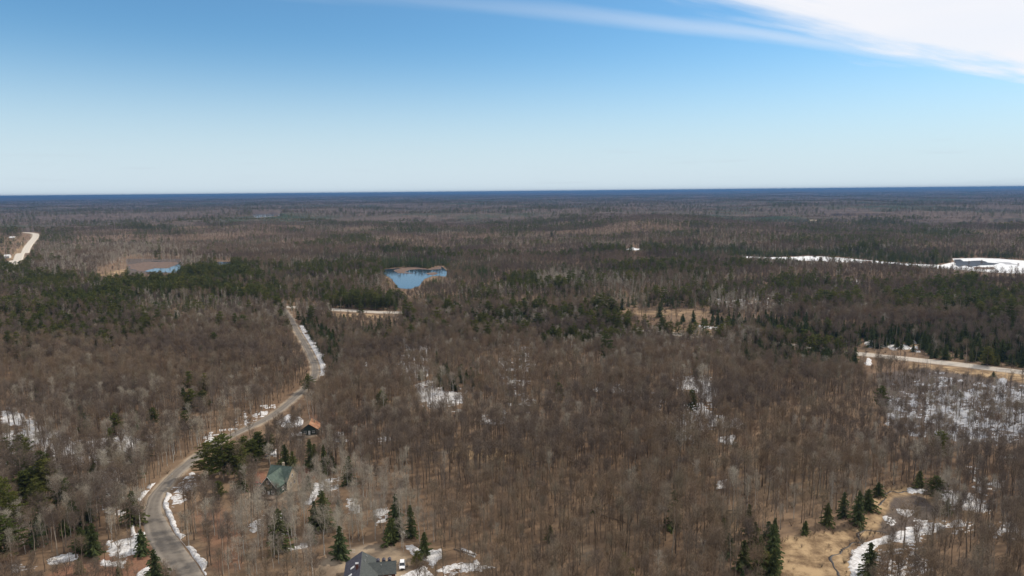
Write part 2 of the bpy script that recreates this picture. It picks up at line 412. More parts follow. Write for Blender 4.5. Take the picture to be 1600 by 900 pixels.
def snag(seed, H=10, lod=0):
    random.seed(seed); T, C = TM(), TM()
    T.tube([Vector((0, 0, -.3)), Vector((random.gauss(0, .2), random.gauss(0, .2), H*.5)), Vector((random.gauss(0, .4), random.gauss(0, .4), H))], [.11, .08, .02], 3 if lod else 4)
    for i in range((16, 8, 4)[lod]):
        b = Vector((0, 0, H*random.uniform(.3, .95))); C.twig(b, b+(rv()*Vector((1, 1, .2))+Vector((0, 0, .45)))*random.uniform(.6, 1.5), (.06, .09, .2)[lod])
    return T, C
def bush(seed, H=3.2, lod=0):
    random.seed(seed); T, C = TM(), TM()
    for i in range((22, 12, 6)[lod]):
        d = (rv()*.6+Vector((0, 0, 1))).normalized(); e = d*H*random.uniform(.6, 1.1); T.twig(Vector((0, 0, -.1)), e, (.07, .12, .2)[lod])
        for j in range((6, 4, 2)[lod]):
            g = e*random.uniform(.4, 1); C.twig(g, g+(d*.5+rv()).normalized()*random.uniform(.4, .9), (.05, .09, .2)[lod])
    return T, C

KINDS = {}   # kind -> lod -> list of (trunk mesh, crown mesh, joined mesh)
def add_kind(kind, fn, m1, m2, variants):
    KINDS[kind] = {}
    for lod in (0, 1, 2):
        out = []
        for i, kw in enumerate(variants[:(len(variants), 5, 3)[lod]]):
            T, C = fn(seed=100+i*7+lod*31+len(kind), lod=lod, **kw)
            j = merge(kind, T, C, m1, m2)
            tm = cm = None
            if lod == 0: tm = T.mesh('trunk', m1); cm = C.mesh('crown', m2)
            out.append((tm, cm, j))
        KINDS[kind][lod] = out
add_kind('hardwood', hardwood, M['bark'], M['twig'], [dict(), dict(H=19, spread=.16, bole=.5), dict(H=17, spread=.22, bole=.38), dict(H=19, spread=.14, bole=.55), dict(H=17, spread=.2, bole=.42, up=.6), dict(H=18, spread=.17, bole=.48, up=1.1), dict(H=15, spread=.26, bole=.34, rad=.22, dens=.9)])
M['darktwig'] = tree_mat('dark_hardwood_twigs', [kc(.145, .106, .076), kc(.160, .125, .096), kc(.125, .098, .078), kc(.180, .134, .092)])
add_kind('maple', hardwood, M['bark'], M['darktwig'], [dict(H=17, spread=.15, bole=.56, dens=.42), dict(H=19, spread=.14, bole=.58, dens=.4), dict(H=16, spread=.18, bole=.5, dens=.5), dict(H=18, spread=.16, bole=.55, dens=.38)])
add_kind('aspen', hardwood, M['birchbark'], M['birchtwig'], [dict(H=17, spread=.13, bole=.4, up=1.5, rad=.12), dict(H=15, spread=.15, bole=.3, up=1.3, rad=.11), dict(H=18, spread=.12, bole=.45, up=1.7, rad=.13), dict(H=13, spread=.2, bole=.2, up=1.1, rad=.12), dict(H=15, spread=.25, bole=.28, up=.8, rad=.18, dens=1.0)])
add_kind('pine', pine, M['bark'], M['pine'], [dict(), dict(H=21, width=.2, bare=.3), dict(H=17, width=.28, bare=.15), dict(H=15, width=.25, bare=.12), dict(H=20, width=.26, bare=.22)])
add_kind('spruce', spruce, M['bark'], M['spruce'], [dict(), dict(H=16, width=.19), dict(H=12, width=.26), dict(H=13, width=.22), dict(H=10, width=.29)])
add_kind('snag', snag, M['snag'], M['snag'], [dict(), dict(H=8), dict(H=12), dict(H=6)])
add_kind('bush', bush, M['bark'], M['twig'], [dict(), dict(H=2.2), dict(H=4.2)])

# ------------------------------------------------------------------ the lie of the land, read in photo pixels
ROAD1 = [(312, 935), (292, 898), (276, 876), (262, 857), (250, 838), (243, 820), (239, 801), (241, 783), (250, 766), (277, 738), (308, 713), (343, 690), (380, 672), (418, 655), (444, 636), (464, 618), (484, 600), (494, 583), (491, 566), (483, 550), (474, 533), (464, 517), (457, 503), (449, 490), (441, 480)]
ROAD2 = [(430, 479), (500, 482), (552, 486), (605, 489), (680, 487), (760, 484), (820, 487), (868, 500), (925, 511), (1000, 517), (1100, 526), (1200, 536), (1290, 546), (1345, 554), (1430, 562), (1500, 570), (1600, 582), (1700, 594)]
ROAD3 = [(18, 418), (28, 406), (40, 390), (50, 377), (58, 367), (50, 364.5), (38, 363.5)]
def world_line(px, step, smooth=3):
    P = np.array([at(*p) for p in px])
    for _ in range(smooth):      # Chaikin
        Q = [P[0]]
        for a, b in zip(P, P[1:]): Q += [a*.75+b*.25, a*.25+b*.75]
        P = np.array(Q+[P[-1]])
    d = np.concatenate([[0], np.cumsum(np.hypot(*np.diff(P, axis=0).T))])
    s = np.arange(0, d[-1], step)
    return np.column_stack([np.interp(s, d, P[:, 0]), np.interp(s, d, P[:, 1])])
HSPEC = dict(A=(565.5, 862, 6.4), B=(430, 768, 0), C=(485, 676, 0))
def site(px, py, dz): return at(px, py, dz)
hA = site(*HSPEC['A']); hB = site(*HSPEC['B']); hC = site(*HSPEC['C'])
for (x, y), R in ((hA, 16), (hB, 11), (hC, 8)): HOUSE_FLAT.append((x, y, g1(x, y), R))
HA, HB, HC = [(x, y, z) for x, y, z, _ in HOUSE_FLAT]
W1 = world_line(ROAD1, 3.0); W2 = world_line(ROAD2, 6.0); W3 = world_line(ROAD3, 12.0, 2)
def coarse(Wl, k): return Wl[::k]
WETZ = [([(1370, 585), (1440, 575), (1600, 600), (1720, 610), (1720, 700), (1500, 690), (1400, 676), (1375, 640)], 1.0, 8), ([(195, 404), (285, 404), (290, 426), (200, 430)], .8, 2), ([(1395, 775), (1440, 772), (1470, 800), (1440, 830), (1385, 838), (1370, 830)], .7, 6)]
def road_dist(x, y):
    """distance to the nearest road edge (negative on it)"""
    x = np.asarray(x, float); y = np.asarray(y, float); d = np.full(x.shape, 999.)
    for Wl, hw, k in ((W1, 2.5, 4), (W2, 4.8, 5), (W3, 8.5, 3)):
        lo = Wl.min(0)-60; hi = Wl.max(0)+60
        m = (x > lo[0]) & (x < hi[0]) & (y > lo[1]) & (y < hi[1])
        if m.any(): d[m] = np.minimum(d[m], dpoly(x[m], y[m], coarse(Wl, k), False)-hw)
    return d
MEADOW = [(1208, 925), (1203, 870), (1222, 842), (1262, 834), (1300, 832), (1335, 822), (1350, 800), (1362, 780), (1382, 766), (1412, 760), (1442, 764), (1436, 785), (1408, 800), (1398, 815), (1372, 832), (1340, 845), (1326, 862), (1328, 925)]
STRAW = [(MEADOW, 1.0, 6), ([(1395, 763), (1450, 765), (1470, 800), (1400, 830), (1375, 830)], .5, 8), ([(690, 700), (760, 695), (820, 712), (780, 722), (700, 712)], .75, 10),
         ([(1035, 510), (1130, 516), (1160, 528), (1050, 525)], .45, 3), ([(960, 481), (1110, 486), (1118, 496), (965, 493)], .38, 3), ([(1420, 566), (1600, 586), (1700, 600), (1700, 612), (1600, 598), (1420, 580)], .9, 3),
         ([(470, 488), (606, 492), (606, 498), (500, 495)], .7, 2), ([(596, 424), (612, 426), (622, 440), (628, 456), (606, 450)], .45, 3), ([(155, 430), (175, 424), (200, 420), (212, 426), (190, 432), (165, 441)], 1.0, 2), ([(20, 408), (42, 382), (38, 378), (14, 404)], 1.0, 3),
         ([(510, 900), (560, 862), (590, 856), (660, 862), (660, 900)], .35, 8), ([(415, 735), (460, 733), (470, 745), (410, 745)], .5, 4), ([(1300, 470), (1345, 474), (1340, 480), (1300, 476)], .6, 3),
         ([(1410, 500), (1432, 500), (1436, 545), (1420, 548)], .5, 3), ([(560, 620), (640, 600), (700, 640), (640, 670), (500, 650)], .3, 20), ([(1160, 690), (1330, 700), (1320, 800), (1160, 780)], .25, 20)]
RED = [([(55, 905), (90, 885), (190, 862), (238, 850), (240, 905)], .55, 8), ([(290, 800), (350, 790), (390, 840), (380, 900), (330, 900)], .42, 15), ([(385, 770), (400, 738), (470, 728), (500, 740), (460, 762), (440, 768), (420, 780)], 1.0, 5),
       ([(470, 640), (560, 620), (600, 690), (500, 690)], .4, 20)]
SNOW = [  # polygon, cover (0..1), softness in photo pixels
 ([(1340, 925), (1326, 880), (1332, 862), (1352, 848), (1385, 836), (1405, 840), (1372, 852), (1358, 870), (1360, 925)], 1.0, 4),
 ([(1370, 850), (1400, 828), (1440, 812), (1500, 810), (1520, 822), (1460, 835), (1420, 850)], .72, 10), ([(1350, 860), (1440, 850), (1460, 925), (1360, 925)], .52, 10),
 ([(1415, 762), (1448, 764), (1442, 772), (1420, 768)], .8, 3), ([(1465, 775), (1490, 762), (1520, 770), (1550, 800), (1530, 802), (1480, 790)], .85, 8), ([(1510, 735), (1560, 745), (1580, 775), (1530, 765)], .5, 10),
 ([(1550, 820), (1590, 820), (1600, 840), (1550, 835)], .4, 8), ([(1400, 795), (1432, 798), (1418, 808), (1404, 803)], .8, 2), ([(1380, 806), (1400, 812), (1398, 824), (1384, 820)], .6, 3), ([(1560, 710), (1600, 712), (1600, 720), (1565, 718)], .5, 4),
 ([(1055, 598), (1080, 588), (1118, 600), (1120, 625), (1115, 640), (1080, 610)], .8, 10), ([(1065, 640), (1100, 630), (1120, 650), (1160, 655), (1150, 668), (1100, 670), (1060, 668)], .7, 8), ([(1118, 680), (1145, 680), (1148, 695), (1122, 695)], .6, 5), ([(1040, 655), (1070, 650), (1080, 690), (1050, 690)], .45, 8), ([(1000, 600), (1040, 612), (1030, 640), (980, 620)], .36, 8),
 ([(640, 598), (690, 605), (730, 615), (728, 636), (690, 636), (655, 625)], .76, 10), ([(630, 545), (668, 535), (668, 580), (640, 600), (615, 580)], .6, 8), ([(560, 568), (590, 565), (590, 574), (562, 574)], .5, 3), ([(750, 645), (800, 640), (790, 660), (750, 660)], .45, 5), ([(780, 560), (830, 545), (830, 640), (800, 630)], .5, 10), ([(925, 608), (945, 602), (938, 615)], .6, 4), ([(950, 603), (1000, 605), (995, 615), (955, 612)], .5, 4),
 ([(0, 640), (20, 640), (60, 660), (50, 670), (0, 665)], .7, 6), ([(0, 680), (60, 660), (120, 690), (200, 675), (240, 690), (180, 720), (90, 730), (0, 725)], .78, 10), ([(150, 690), (185, 680), (210, 685), (200, 700), (155, 705)], .62, 6), ([(360, 655), (420, 630), (440, 640), (385, 665), (360, 672)], .43, 5), ([(310, 685), (350, 670), (350, 680), (320, 692)], .42, 4),
 ([(155, 740), (190, 730), (190, 800), (165, 795)], .66, 8), ([(168, 850), (190, 840), (225, 835), (220, 862), (195, 872), (172, 870)], .78, 5), ([(155, 875), (200, 873), (195, 890), (160, 884)], .66, 4), ([(212, 895), (232, 884), (240, 905), (215, 910)], .9, 4), ([(70, 872), (120, 862), (122, 874), (75, 885)], .72, 4), ([(20, 885), (70, 880), (60, 890), (20, 893)], .55, 4),
 ([(265, 770), (300, 742), (318, 750), (290, 785), (268, 790)], .50, 6), ([(463, 510), (482, 526), (500, 556), (508, 570), (505, 584), (492, 568), (478, 548), (463, 524)], 1.15, 2),
 ([(430, 660), (452, 645), (470, 655), (475, 665), (450, 668), (432, 664)], .85, 3), ([(455, 680), (470, 674), (472, 690), (458, 690)], .5, 3), ([(526, 676), (537, 675), (536, 681), (528, 680)], .95, 2), ([(520, 686), (545, 686), (544, 691), (522, 692)], .72, 2), ([(575, 690), (605, 682), (615, 688), (580, 698)], .55, 3), ([(412, 700), (435, 698), (432, 712), (414, 710)], .6, 3),
 ([(482, 778), (490, 756), (505, 752), (510, 762), (496, 775), (488, 790), (476, 788)], .92, 3), ([(508, 752), (530, 748), (530, 765), (510, 768)], .5, 4), ([(540, 780), (560, 775), (560, 800), (545, 800)], .48, 4), ([(390, 815), (415, 800), (410, 840), (395, 835)], .5, 5), ([(425, 800), (460, 812), (450, 838), (425, 826)], .46, 6), ([(585, 800), (608, 795), (606, 822), (588, 818)], .5, 4),
 ([(430, 858), (480, 849), (482, 856), (440, 864)], .72, 3), ([(620, 830), (636, 828), (634, 838), (622, 838)], .9, 2), ([(632, 852), (650, 854), (662, 866), (690, 857), (692, 868), (676, 885), (664, 874), (648, 868)], .9, 3), ([(618, 903), (640, 892), (662, 886), (676, 896), (690, 915), (640, 925)], .92, 3), ([(676, 890), (745, 878), (752, 892), (690, 905)], .56, 4), ([(720, 856), (744, 866), (742, 870), (724, 862)], .72, 2), ([(735, 882), (775, 880), (770, 890), (735, 890)], .5, 3), ([(1120, 750), (1135, 750), (1135, 762), (1120, 762)], .6, 3),
 ([(1350, 532), (1370, 530), (1425, 541), (1436, 550), (1405, 546), (1355, 541)], .8, 3), ([(1422, 526), (1432, 528), (1436, 548), (1426, 545)], .6, 3), ([(1280, 528), (1300, 530), (1298, 535), (1282, 533)], .7, 2), ([(1150, 516), (1168, 517), (1168, 526), (1156, 525)], .9, 2), ([(1090, 508), (1130, 514), (1128, 517), (1092, 512)], .55, 2), ([(926, 472), (948, 475), (946, 479), (930, 477)], .85, 2), ([(1115, 465), (1240, 460), (1240, 480), (1120, 478)], .34, 6), ([(1355, 560), (1362, 562), (1360, 572), (1352, 568)], .8, 2), ([(1555, 498), (1570, 499), (1569, 503), (1556, 503)], .8, 2), ([(1320, 436), (1352, 440), (1345, 446), (1322, 442)], .5, 3),

]
SWAMP = [([(1380, 660), (1400, 620), (1440, 610), (1500, 612), (1560, 600), (1620, 600), (1620, 690), (1500, 690), (1440, 684)], .56, 12), ([(1400, 600), (1430, 588), (1500, 586), (1500, 604), (1440, 606)], .44, 8), ([(1555, 590), (1575, 592), (1568, 612), (1558, 612)], .8, 3),]
def zones(px, py, zs):
    v = np.zeros(np.shape(px))
    for poly, amt, soft in zs:
        P = np.array(poly); m = (px > P[:, 0].min()-2*soft) & (px < P[:, 0].max()+2*soft) & (py > P[:, 1].min()-2*soft) & (py < P[:, 1].max()+2*soft)
        if m.any(): v[m] = np.maximum(v[m], amt*ss(soft, -soft, sdist(px[m], py[m], poly)))
    return v
def nearlod(r, t): return t
def full_ground(x, y):
    h = ground(x, y)
    return h
# --- the ground, one sheet to the horizon
th = np.concatenate([np.linspace(-58, 58, 520), np.linspace(58, 302, 62)[1:-1]])*PI/180
rr = np.concatenate([[1, 60, 110], np.geomspace(150, 3200, 560), np.geomspace(3200, 46000, 190)[1:]])
TH, RR = np.meshgrid(th, rr); GX = RR*np.sin(TH); GY = RR*np.cos(TH)
GZ = full_ground(GX.ravel(), GY.ravel()).reshape(GX.shape)
def grid_faces(nr, nc, wrap):
    i = np.arange(nr-1)[:, None]; j = np.arange(nc if wrap else nc-1)[None]; j2 = (j+1) % nc
    return np.stack([i*nc+j, i*nc+j2, (i+1)*nc+j2, (i+1)*nc+j], -1).reshape(-1, 4)
def ground_attrs(me, x, y, z):
    px, py, c = proj(x, y, z); inf = (y > 0) & (c > 50) & (np.abs(px-800) < 1100)
    px = np.where(inf, px, -9999)
    wt_ = zones(px, py, WETZ); s = zones(px, py, STRAW); r_ = zones(px, py, RED)
    rd = road_dist(x, y); verge = ss(2.6, 0, rd)
    dirt = verge*.9
    for (hx, hy, _), R in ((HA, 17), (HB, 11), (HC, 8)): dirt = np.maximum(dirt, .6*ss(R*1.15, R*.8, np.hypot(x-hx, y-hy)))
    for nme, arr in (('straw', s), ('red', r_), ('dirt', dirt), ('wet', wt_)):
        a = me.attributes.new(nme, 'FLOAT', 'POINT'); a.data.foreach_set('value', arr.astype(np.float32).ravel())
def ground_material():
    m, t, b = mat('forest_floor', .95, .1)
    tc = nd(t, 'ShaderNodeTexCoord'); Lk = t.links.new
    def noise(sc_, det=5, ro=.55):
        n = nd(t, 'ShaderNodeTexNoise', inp={'Scale': sc_, 'Detail': det, 'Roughness': ro}); Lk(tc.outputs['Object'], n.inputs[0]); return n.outputs[0]
    def ramp(src, a, b_, p0=.35, p1=.65):
        r = nd(t, 'ShaderNodeValToRGB'); e = r.color_ramp.elements; e[0].position = p0; e[1].position = p1; e[0].color = (*a, 1); e[1].color = (*b_, 1); Lk(src, r.inputs[0]); return r.outputs[0]
    def mix(f, a, b_):
        n = nd(t, 'ShaderNodeMix', data_type='RGBA'); Lk(f, n.inputs[0]); Lk(a, n.inputs[6]); Lk(b_, n.inputs[7]); return n.outputs[2]
    nbig, nmid, nfine = noise(.012, 4), noise(.12, 6), noise(1.7, 5, .7)
    base = mix(mixf(t, nfine, noise(.35, 5, .65)), ramp(nmid, (.105, .069, .045), (.23, .155, .098)), ramp(nbig, (.155, .098, .060), (.25, .175, .11)))
    def fac(attr, nz, amt=.5):
        a = nd(t, 'ShaderNodeAttribute', attribute_name=attr)
        s = nd(t, 'ShaderNodeMath', operation='SUBTRACT', inp={1: .5}); Lk(nz, s.inputs[0])
        k = nd(t, 'ShaderNodeMath', operation='MULTIPLY_ADD', inp={1: amt}); Lk(s.outputs[0], k.inputs[0]); Lk(a.outputs['Fac'], k.inputs[2])
        r = nd(t, 'ShaderNodeMapRange', interpolation_type='SMOOTHSTEP', inp={1: .15, 2: .75}); Lk(k.outputs[0], r.inputs[0])
        z = nd(t, 'ShaderNodeMath', operation='MULTIPLY', use_clamp=True); Lk(r.outputs[0], z.inputs[0])
        g = nd(t, 'ShaderNodeMath', operation='GREATER_THAN', inp={1: .01}); Lk(a.outputs['Fac'], g.inputs[0]); Lk(g.outputs[0], z.inputs[1]); return z.outputs[0]
    red = ramp(nfine, (.17, .08, .05), (.27, .14, .09)); straw = ramp(mixf(t, noise(.16, 8, .72), nmid), (.15, .098, .056), (.41, .29, .165), .43, .57); dirt = ramp(nmid, (.21, .165, .12), (.36, .29, .21))
    c = mix(fac('red', nmid, .8), base, red); c = mix(fac('dirt', nmid, .7), c, dirt); c = mix(fac('straw', nmid, .8), c, straw)
    c = mix(fac('wet', nmid, .8), c, ramp(nfine, (.065, .052, .044), (.15, .12, .10)))
    Lk(c, b.inputs['Base Color'])
    bp = nd(t, 'ShaderNodeBump', inp={'Strength': .35, 'Distance': .25}); Lk(nfine, bp.inputs['Height']); Lk(bp.outputs[0], b.inputs['Normal'])
    return m
def mixf(t, a, b_):
    n = nd(t, 'ShaderNodeMath', operation='MULTIPLY_ADD', inp={1: .6}); t.links.new(a, n.inputs[0])
    k = nd(t, 'ShaderNodeMath', operation='MULTIPLY', inp={1: .4}); t.links.new(b_, k.inputs[0]); t.links.new(k.outputs[0], n.inputs[2]); return n.outputs[0]
gm = mesh_np('ground', np.column_stack([GX.ravel(), GY.ravel(), GZ.ravel()]), [grid_faces(len(rr), len(th), True)[:, ::-1]], [ground_material()], smooth=True)
ground_attrs(gm, GX.ravel(), GY.ravel(), GZ.ravel())
gob = new_obj('ground', gm); gob['kind'] = 'structure'; gob['label'] = 'brown leaf-littered forest floor with straw-coloured clearings'

# --- snow: a thin melting sheet, real thickness, its edge where it sinks into the ground
def sheet(name, mask_fn, matl, ang=(-41, 41), r0_=185, r1_=1750, nt_=1150, nr_=1250, thick=.30, keep=0.0):
    t_ = np.linspace(*ang, nt_)*PI/180; r_ = np.geomspace(r0_, r1_, nr_)
    T_, R_ = np.meshgrid(t_, r_); X = R_*np.sin(T_); Y = R_*np.cos(T_)
    m = mask_fn(X.ravel(), Y.ravel()).reshape(X.shape)
    F_ = grid_faces(nr_, nt_, False); k = (m.ravel()[F_] > keep).any(1); F_ = F_[k]
    u, inv = np.unique(F_, return_inverse=True); X = X.ravel()[u]; Y = Y.ravel()[u]; mm = m.ravel()[u]; R_ = R_.ravel()[u]
    Z = ground(X, Y)+np.clip(mm*3.0, -.5, 1)*thick*(1+R_/900)*(0.8+.4*vn(X/1.3, Y/1.3, 3))
    me = mesh_np(name, np.column_stack([X, Y, Z]), [inv.reshape(-1, 4)[:, ::-1]], [matl], smooth=True)
    return new_obj(name, me)
def snow_mask(x, y, zs=None):
    z = ground(x, y); px, py, c = proj(x, y, z); v = zones(px, py, zs or SNOW)
    r = np.hypot(x, y); xs, ys = x*.94+y*.34, -x*.34+y*.94; k = np.clip(r/420, .8, 2.5); f = fbm(x/7.5, y/7.5, 31, 4)*.45+fbm(xs/3.2, ys/1.1, 37, 3)*.30+fbm(xs/(1.5*k), ys/(.7*k), 43, 2)*.25  # trunk shadows and litter put into the snow's shape as stretched breaks
    m = np.where(v > .03, v-(.5+(f-.5)*3.0*(1.22-v))+.03, -.3)
    rd = road_dist(x, y); m = np.minimum(m, (rd-1.2)*.4)
    for (hx, hy, _), R in ((HA, 8), (HB, 6), (HC, 5)): m = np.where(np.hypot(x-hx, y-hy) < R, -.3, m)
    return m
M['snow'] = noise_mat('old_snow', (.40, .375, .35), (.76, .755, .75), 1.1, rough=.7, spec=.3, bump=.3, detail=8)
sn = sheet('snow', snow_mask, M['snow']); 
M['reflection_water'], _t, _b = mat('dark_reflection_water', .35, .04); _b.inputs['Base Color'].default_value = (.02, .028, .04, 1)  # open water: dark tree reflection put into the colour, gloss kept low
M['slush'] = noise_mat('grey_swamp_ice', (.22, .225, .245), (.43, .435, .45), .25, rough=.6, spec=.3, bump=.2, detail=8)
si = sheet('swamp_ice', lambda x, y: snow_mask(x, y, SWAMP), M['slush'], (15, 41), 300, 620, 700, 500, .12); tag(si, 'greyish ice and thin snow in the flooded swamp on the right', None, None, 'stuff')
tag(sn, 'patches of old melting snow lying on the forest floor', None, None, 'stuff')

# --- roads
M['gravel'] = noise_mat('gravel_road', (.20, .175, .15), (.31, .275, .235), .35, detail=8, bump=.3)
M['pale_gravel'] = noise_mat('pale_gravel', (.50, .44, .37), (.64, .57, .49), .3, detail=8)
def ribbon(Wl, offs, zs, name, m, u0=None):
    t_ = np.gradient(Wl, axis=0); t_ /= np.hypot(*t_.T)[:, None]+1e-9; nrm = np.column_stack([t_[:, 1], -t_[:, 0]])   # to the right of travel
    k = len(offs); P = Wl[:, None]+nrm[:, None]*np.asarray(offs)[..., None] if np.ndim(offs) == 1 else Wl[:, None]+nrm[:, None]*offs[..., None]
    k = P.shape[1]; X = P[..., 0].ravel(); Y = P[..., 1].ravel()
    Z = ground(X, Y)+np.broadcast_to(zs, (len(Wl), k)).ravel()
    me = mesh_np(name, np.column_stack([X, Y, Z]), [grid_faces(len(Wl), k, False)], [m], smooth=True)
    return new_obj(name, me)
def road_mat(name, c1, c2, track, pale, width):
    """gravel with pale shoulders and two darker wheel tracks, in road coordinates"""
    m, t, b = mat(name, .95, .1); Lk = t.links.new
    a = nd(t, 'ShaderNodeAttribute', attribute_name='across'); tc = nd(t, 'ShaderNodeTexCoord')
    n = nd(t, 'ShaderNodeTexNoise', inp={'Scale': .35, 'Detail': 8, 'Roughness': .65}); Lk(tc.outputs['Object'], n.inputs[0])
    n2 = nd(t, 'ShaderNodeTexNoise', inp={'Scale': .05, 'Detail': 3}); Lk(tc.outputs['Object'], n2.inputs[0])
    r = nd(t, 'ShaderNodeValToRGB'); e = r.color_ramp.elements; e[0].color = (*c1, 1); e[1].color = (*c2, 1); e[0].position = .3; e[1].position = .7; Lk(n.outputs[0], r.inputs[0])
    q = nd(t, 'ShaderNodeMath', operation='MULTIPLY_ADD', inp={1: .5}); Lk(n2.outputs[0], q.inputs[0]); Lk(a.outputs['Fac'], q.inputs[2])
    tr = nd(t, 'ShaderNodeValToRGB'); el = tr.color_ramp.elements
    while len(el) < 9: el.new(.5)
    vals = [(0, 1), (.14, 1), (.24, .1), (.34, .0), (.5, .35), (.66, .0), (.78, .1), (.88, .8), (1, 1)]
    for x_, (p_, v_) in zip(el, vals): x_.position = p_; x_.color = (v_, v_, v_, 1)
    qq = nd(t, 'ShaderNodeMapRange', inp={1: -.75, 2: 1.25}); Lk(q.outputs[0], qq.inputs[0]); Lk(qq.outputs[0], tr.inputs[0])
    mx = nd(t, 'ShaderNodeMix', data_type='RGBA', inp={7: (*pale, 1)}); f = nd(t, 'ShaderNodeMath', operation='MULTIPLY', inp={1: track}); Lk(tr.outputs[0], f.inputs[0])
    Lk(f.outputs[0], mx.inputs[0]); Lk(r.outputs[0], mx.inputs[6]); Lk(mx.outputs[2], b.inputs['Base Color']); return m
def road(Wl, hw, name, m, lift, label):
    offs = np.array([-1.12, -1, -.75, -.5, -.25, 0, .25, .5, .75, 1, 1.12]); hw = np.broadcast_to(hw, len(Wl))
    j = (fbm(Wl[:, 0]/9, Wl[:, 1]/9, 3, 3)-.5)[:, None]*1.6
    O = offs[None]*hw[:, None]; O[:, :2] += j*.9; O[:, -2:] -= j[::-1]*.9
    zs = np.array([-.5, .0, .06, .1, .13, .14, .13, .1, .06, .0, -.5])+lift
    o = ribbon(Wl, O, zs, name, m)
    a = o.data.attributes.new('across', 'FLOAT', 'POINT'); a.data.foreach_set('value', np.tile(offs, len(Wl)).astype(np.float32))
    o['kind'] = 'structure'; o['label'] = label; return o
road(W1, 2.45+1.75*ss(262, 222, W1[:, 1]), 'gravel_road', road_mat('worn_gravel', (.135, .118, .10), (.205, .18, .15), .8, (.27, .235, .195), 1), .10, 'curving gravel road running up through the leafless forest')
road(W2, 5.2, 'paved_road', road_mat('pale_road', (.36, .32, .27), (.48, .43, .37), .6, (.50, .44, .36), 1), .28, 'pale road crossing the forest beyond the marsh')
road(W3, 7.5, 'highway', road_mat('pale_highway', (.50, .45, .38), (.60, .55, .47), .6, (.62, .55, .44), 1), .9, 'straight pale highway at the far left')
# ploughed snow banks on the road edge (photo pixels give where each starts and stops)
def bank(Wl, pa, pb, side, off, hw, wid, hgt, label):
    a, b_ = np.array(at(*pa)), np.array(at(*pb)); ia = int(np.hypot(*(Wl-a).T).argmin()); ib = int(np.hypot(*(Wl-b_).T).argmin())
    ia, ib = min(ia, ib), max(ia, ib)+1; d = np.concatenate([[0], np.cumsum(np.hypot(*np.diff(Wl[ia:ib], axis=0).T))]); s = np.arange(0, d[-1], .5)
    L_ = np.column_stack([np.interp(s, d, Wl[ia:ib, i]) for i in (0, 1)])
    w_ = wid*(.4+1.2*fbm(L_[:, 0]/4, L_[:, 1]/4, 51, 3))*np.minimum(1, np.minimum(s, s[-1]-s)/3+.15); w_ *= ss(.28, .40, fbm(L_[:, 0]/6, L_[:, 1]/6, 57, 2))+.06
    prof = np.array([0, .12, .35, .6, .85, 1.0]); hp = np.array([-.15, .55, 1, .85, .45, -.15])
    hw = hw+1.3*ss(262, 222, L_[:, 1])
    cen = (hw+off+(fbm(L_[:, 0]/7, L_[:, 1]/7, 77, 2)-.5)*1.2)[:, None]
    O = side*(cen+prof[None]*w_[:, None]); jit = rng.uniform(.6, 1.3, O.shape)
    Z = hp[None]*hgt*np.minimum(1, w_/wid)[:, None]*jit
    o = ribbon(L_, O, Z, 'snow_bank', M['snow']); return tag(o, label, 'snow bank', 'snow banks ploughed to the road edge')
# ROAD1 runs away from the camera: right of travel = +1
bank(W1, (310, 900), (250, 770), 1, .3, 3.1, 1.9, .8, 'long white snow bank on the inner edge of the near road bend')
bank(W1, (262, 752), (236, 782), -1, 2.0, 3.1, 2.2, .6, 'short snow bank on the outer side of the near road bend')
bank(W1, (232, 812), (250, 850), -1, 2.6, 3.1, 1.3, .4, 'thin broken snow bank on outer roadside above the red clearing')
bank(W1, (492, 560), (462, 508), 1, 1.0, 3.1, 6.0, .9, 'wide snow bank where the gravel road climbs out of sight')
bank(W1, (506, 592), (500, 566), 1, .6, 3.1, 3.5, .8, 'snow bank at the right of the crest in the gravel road')

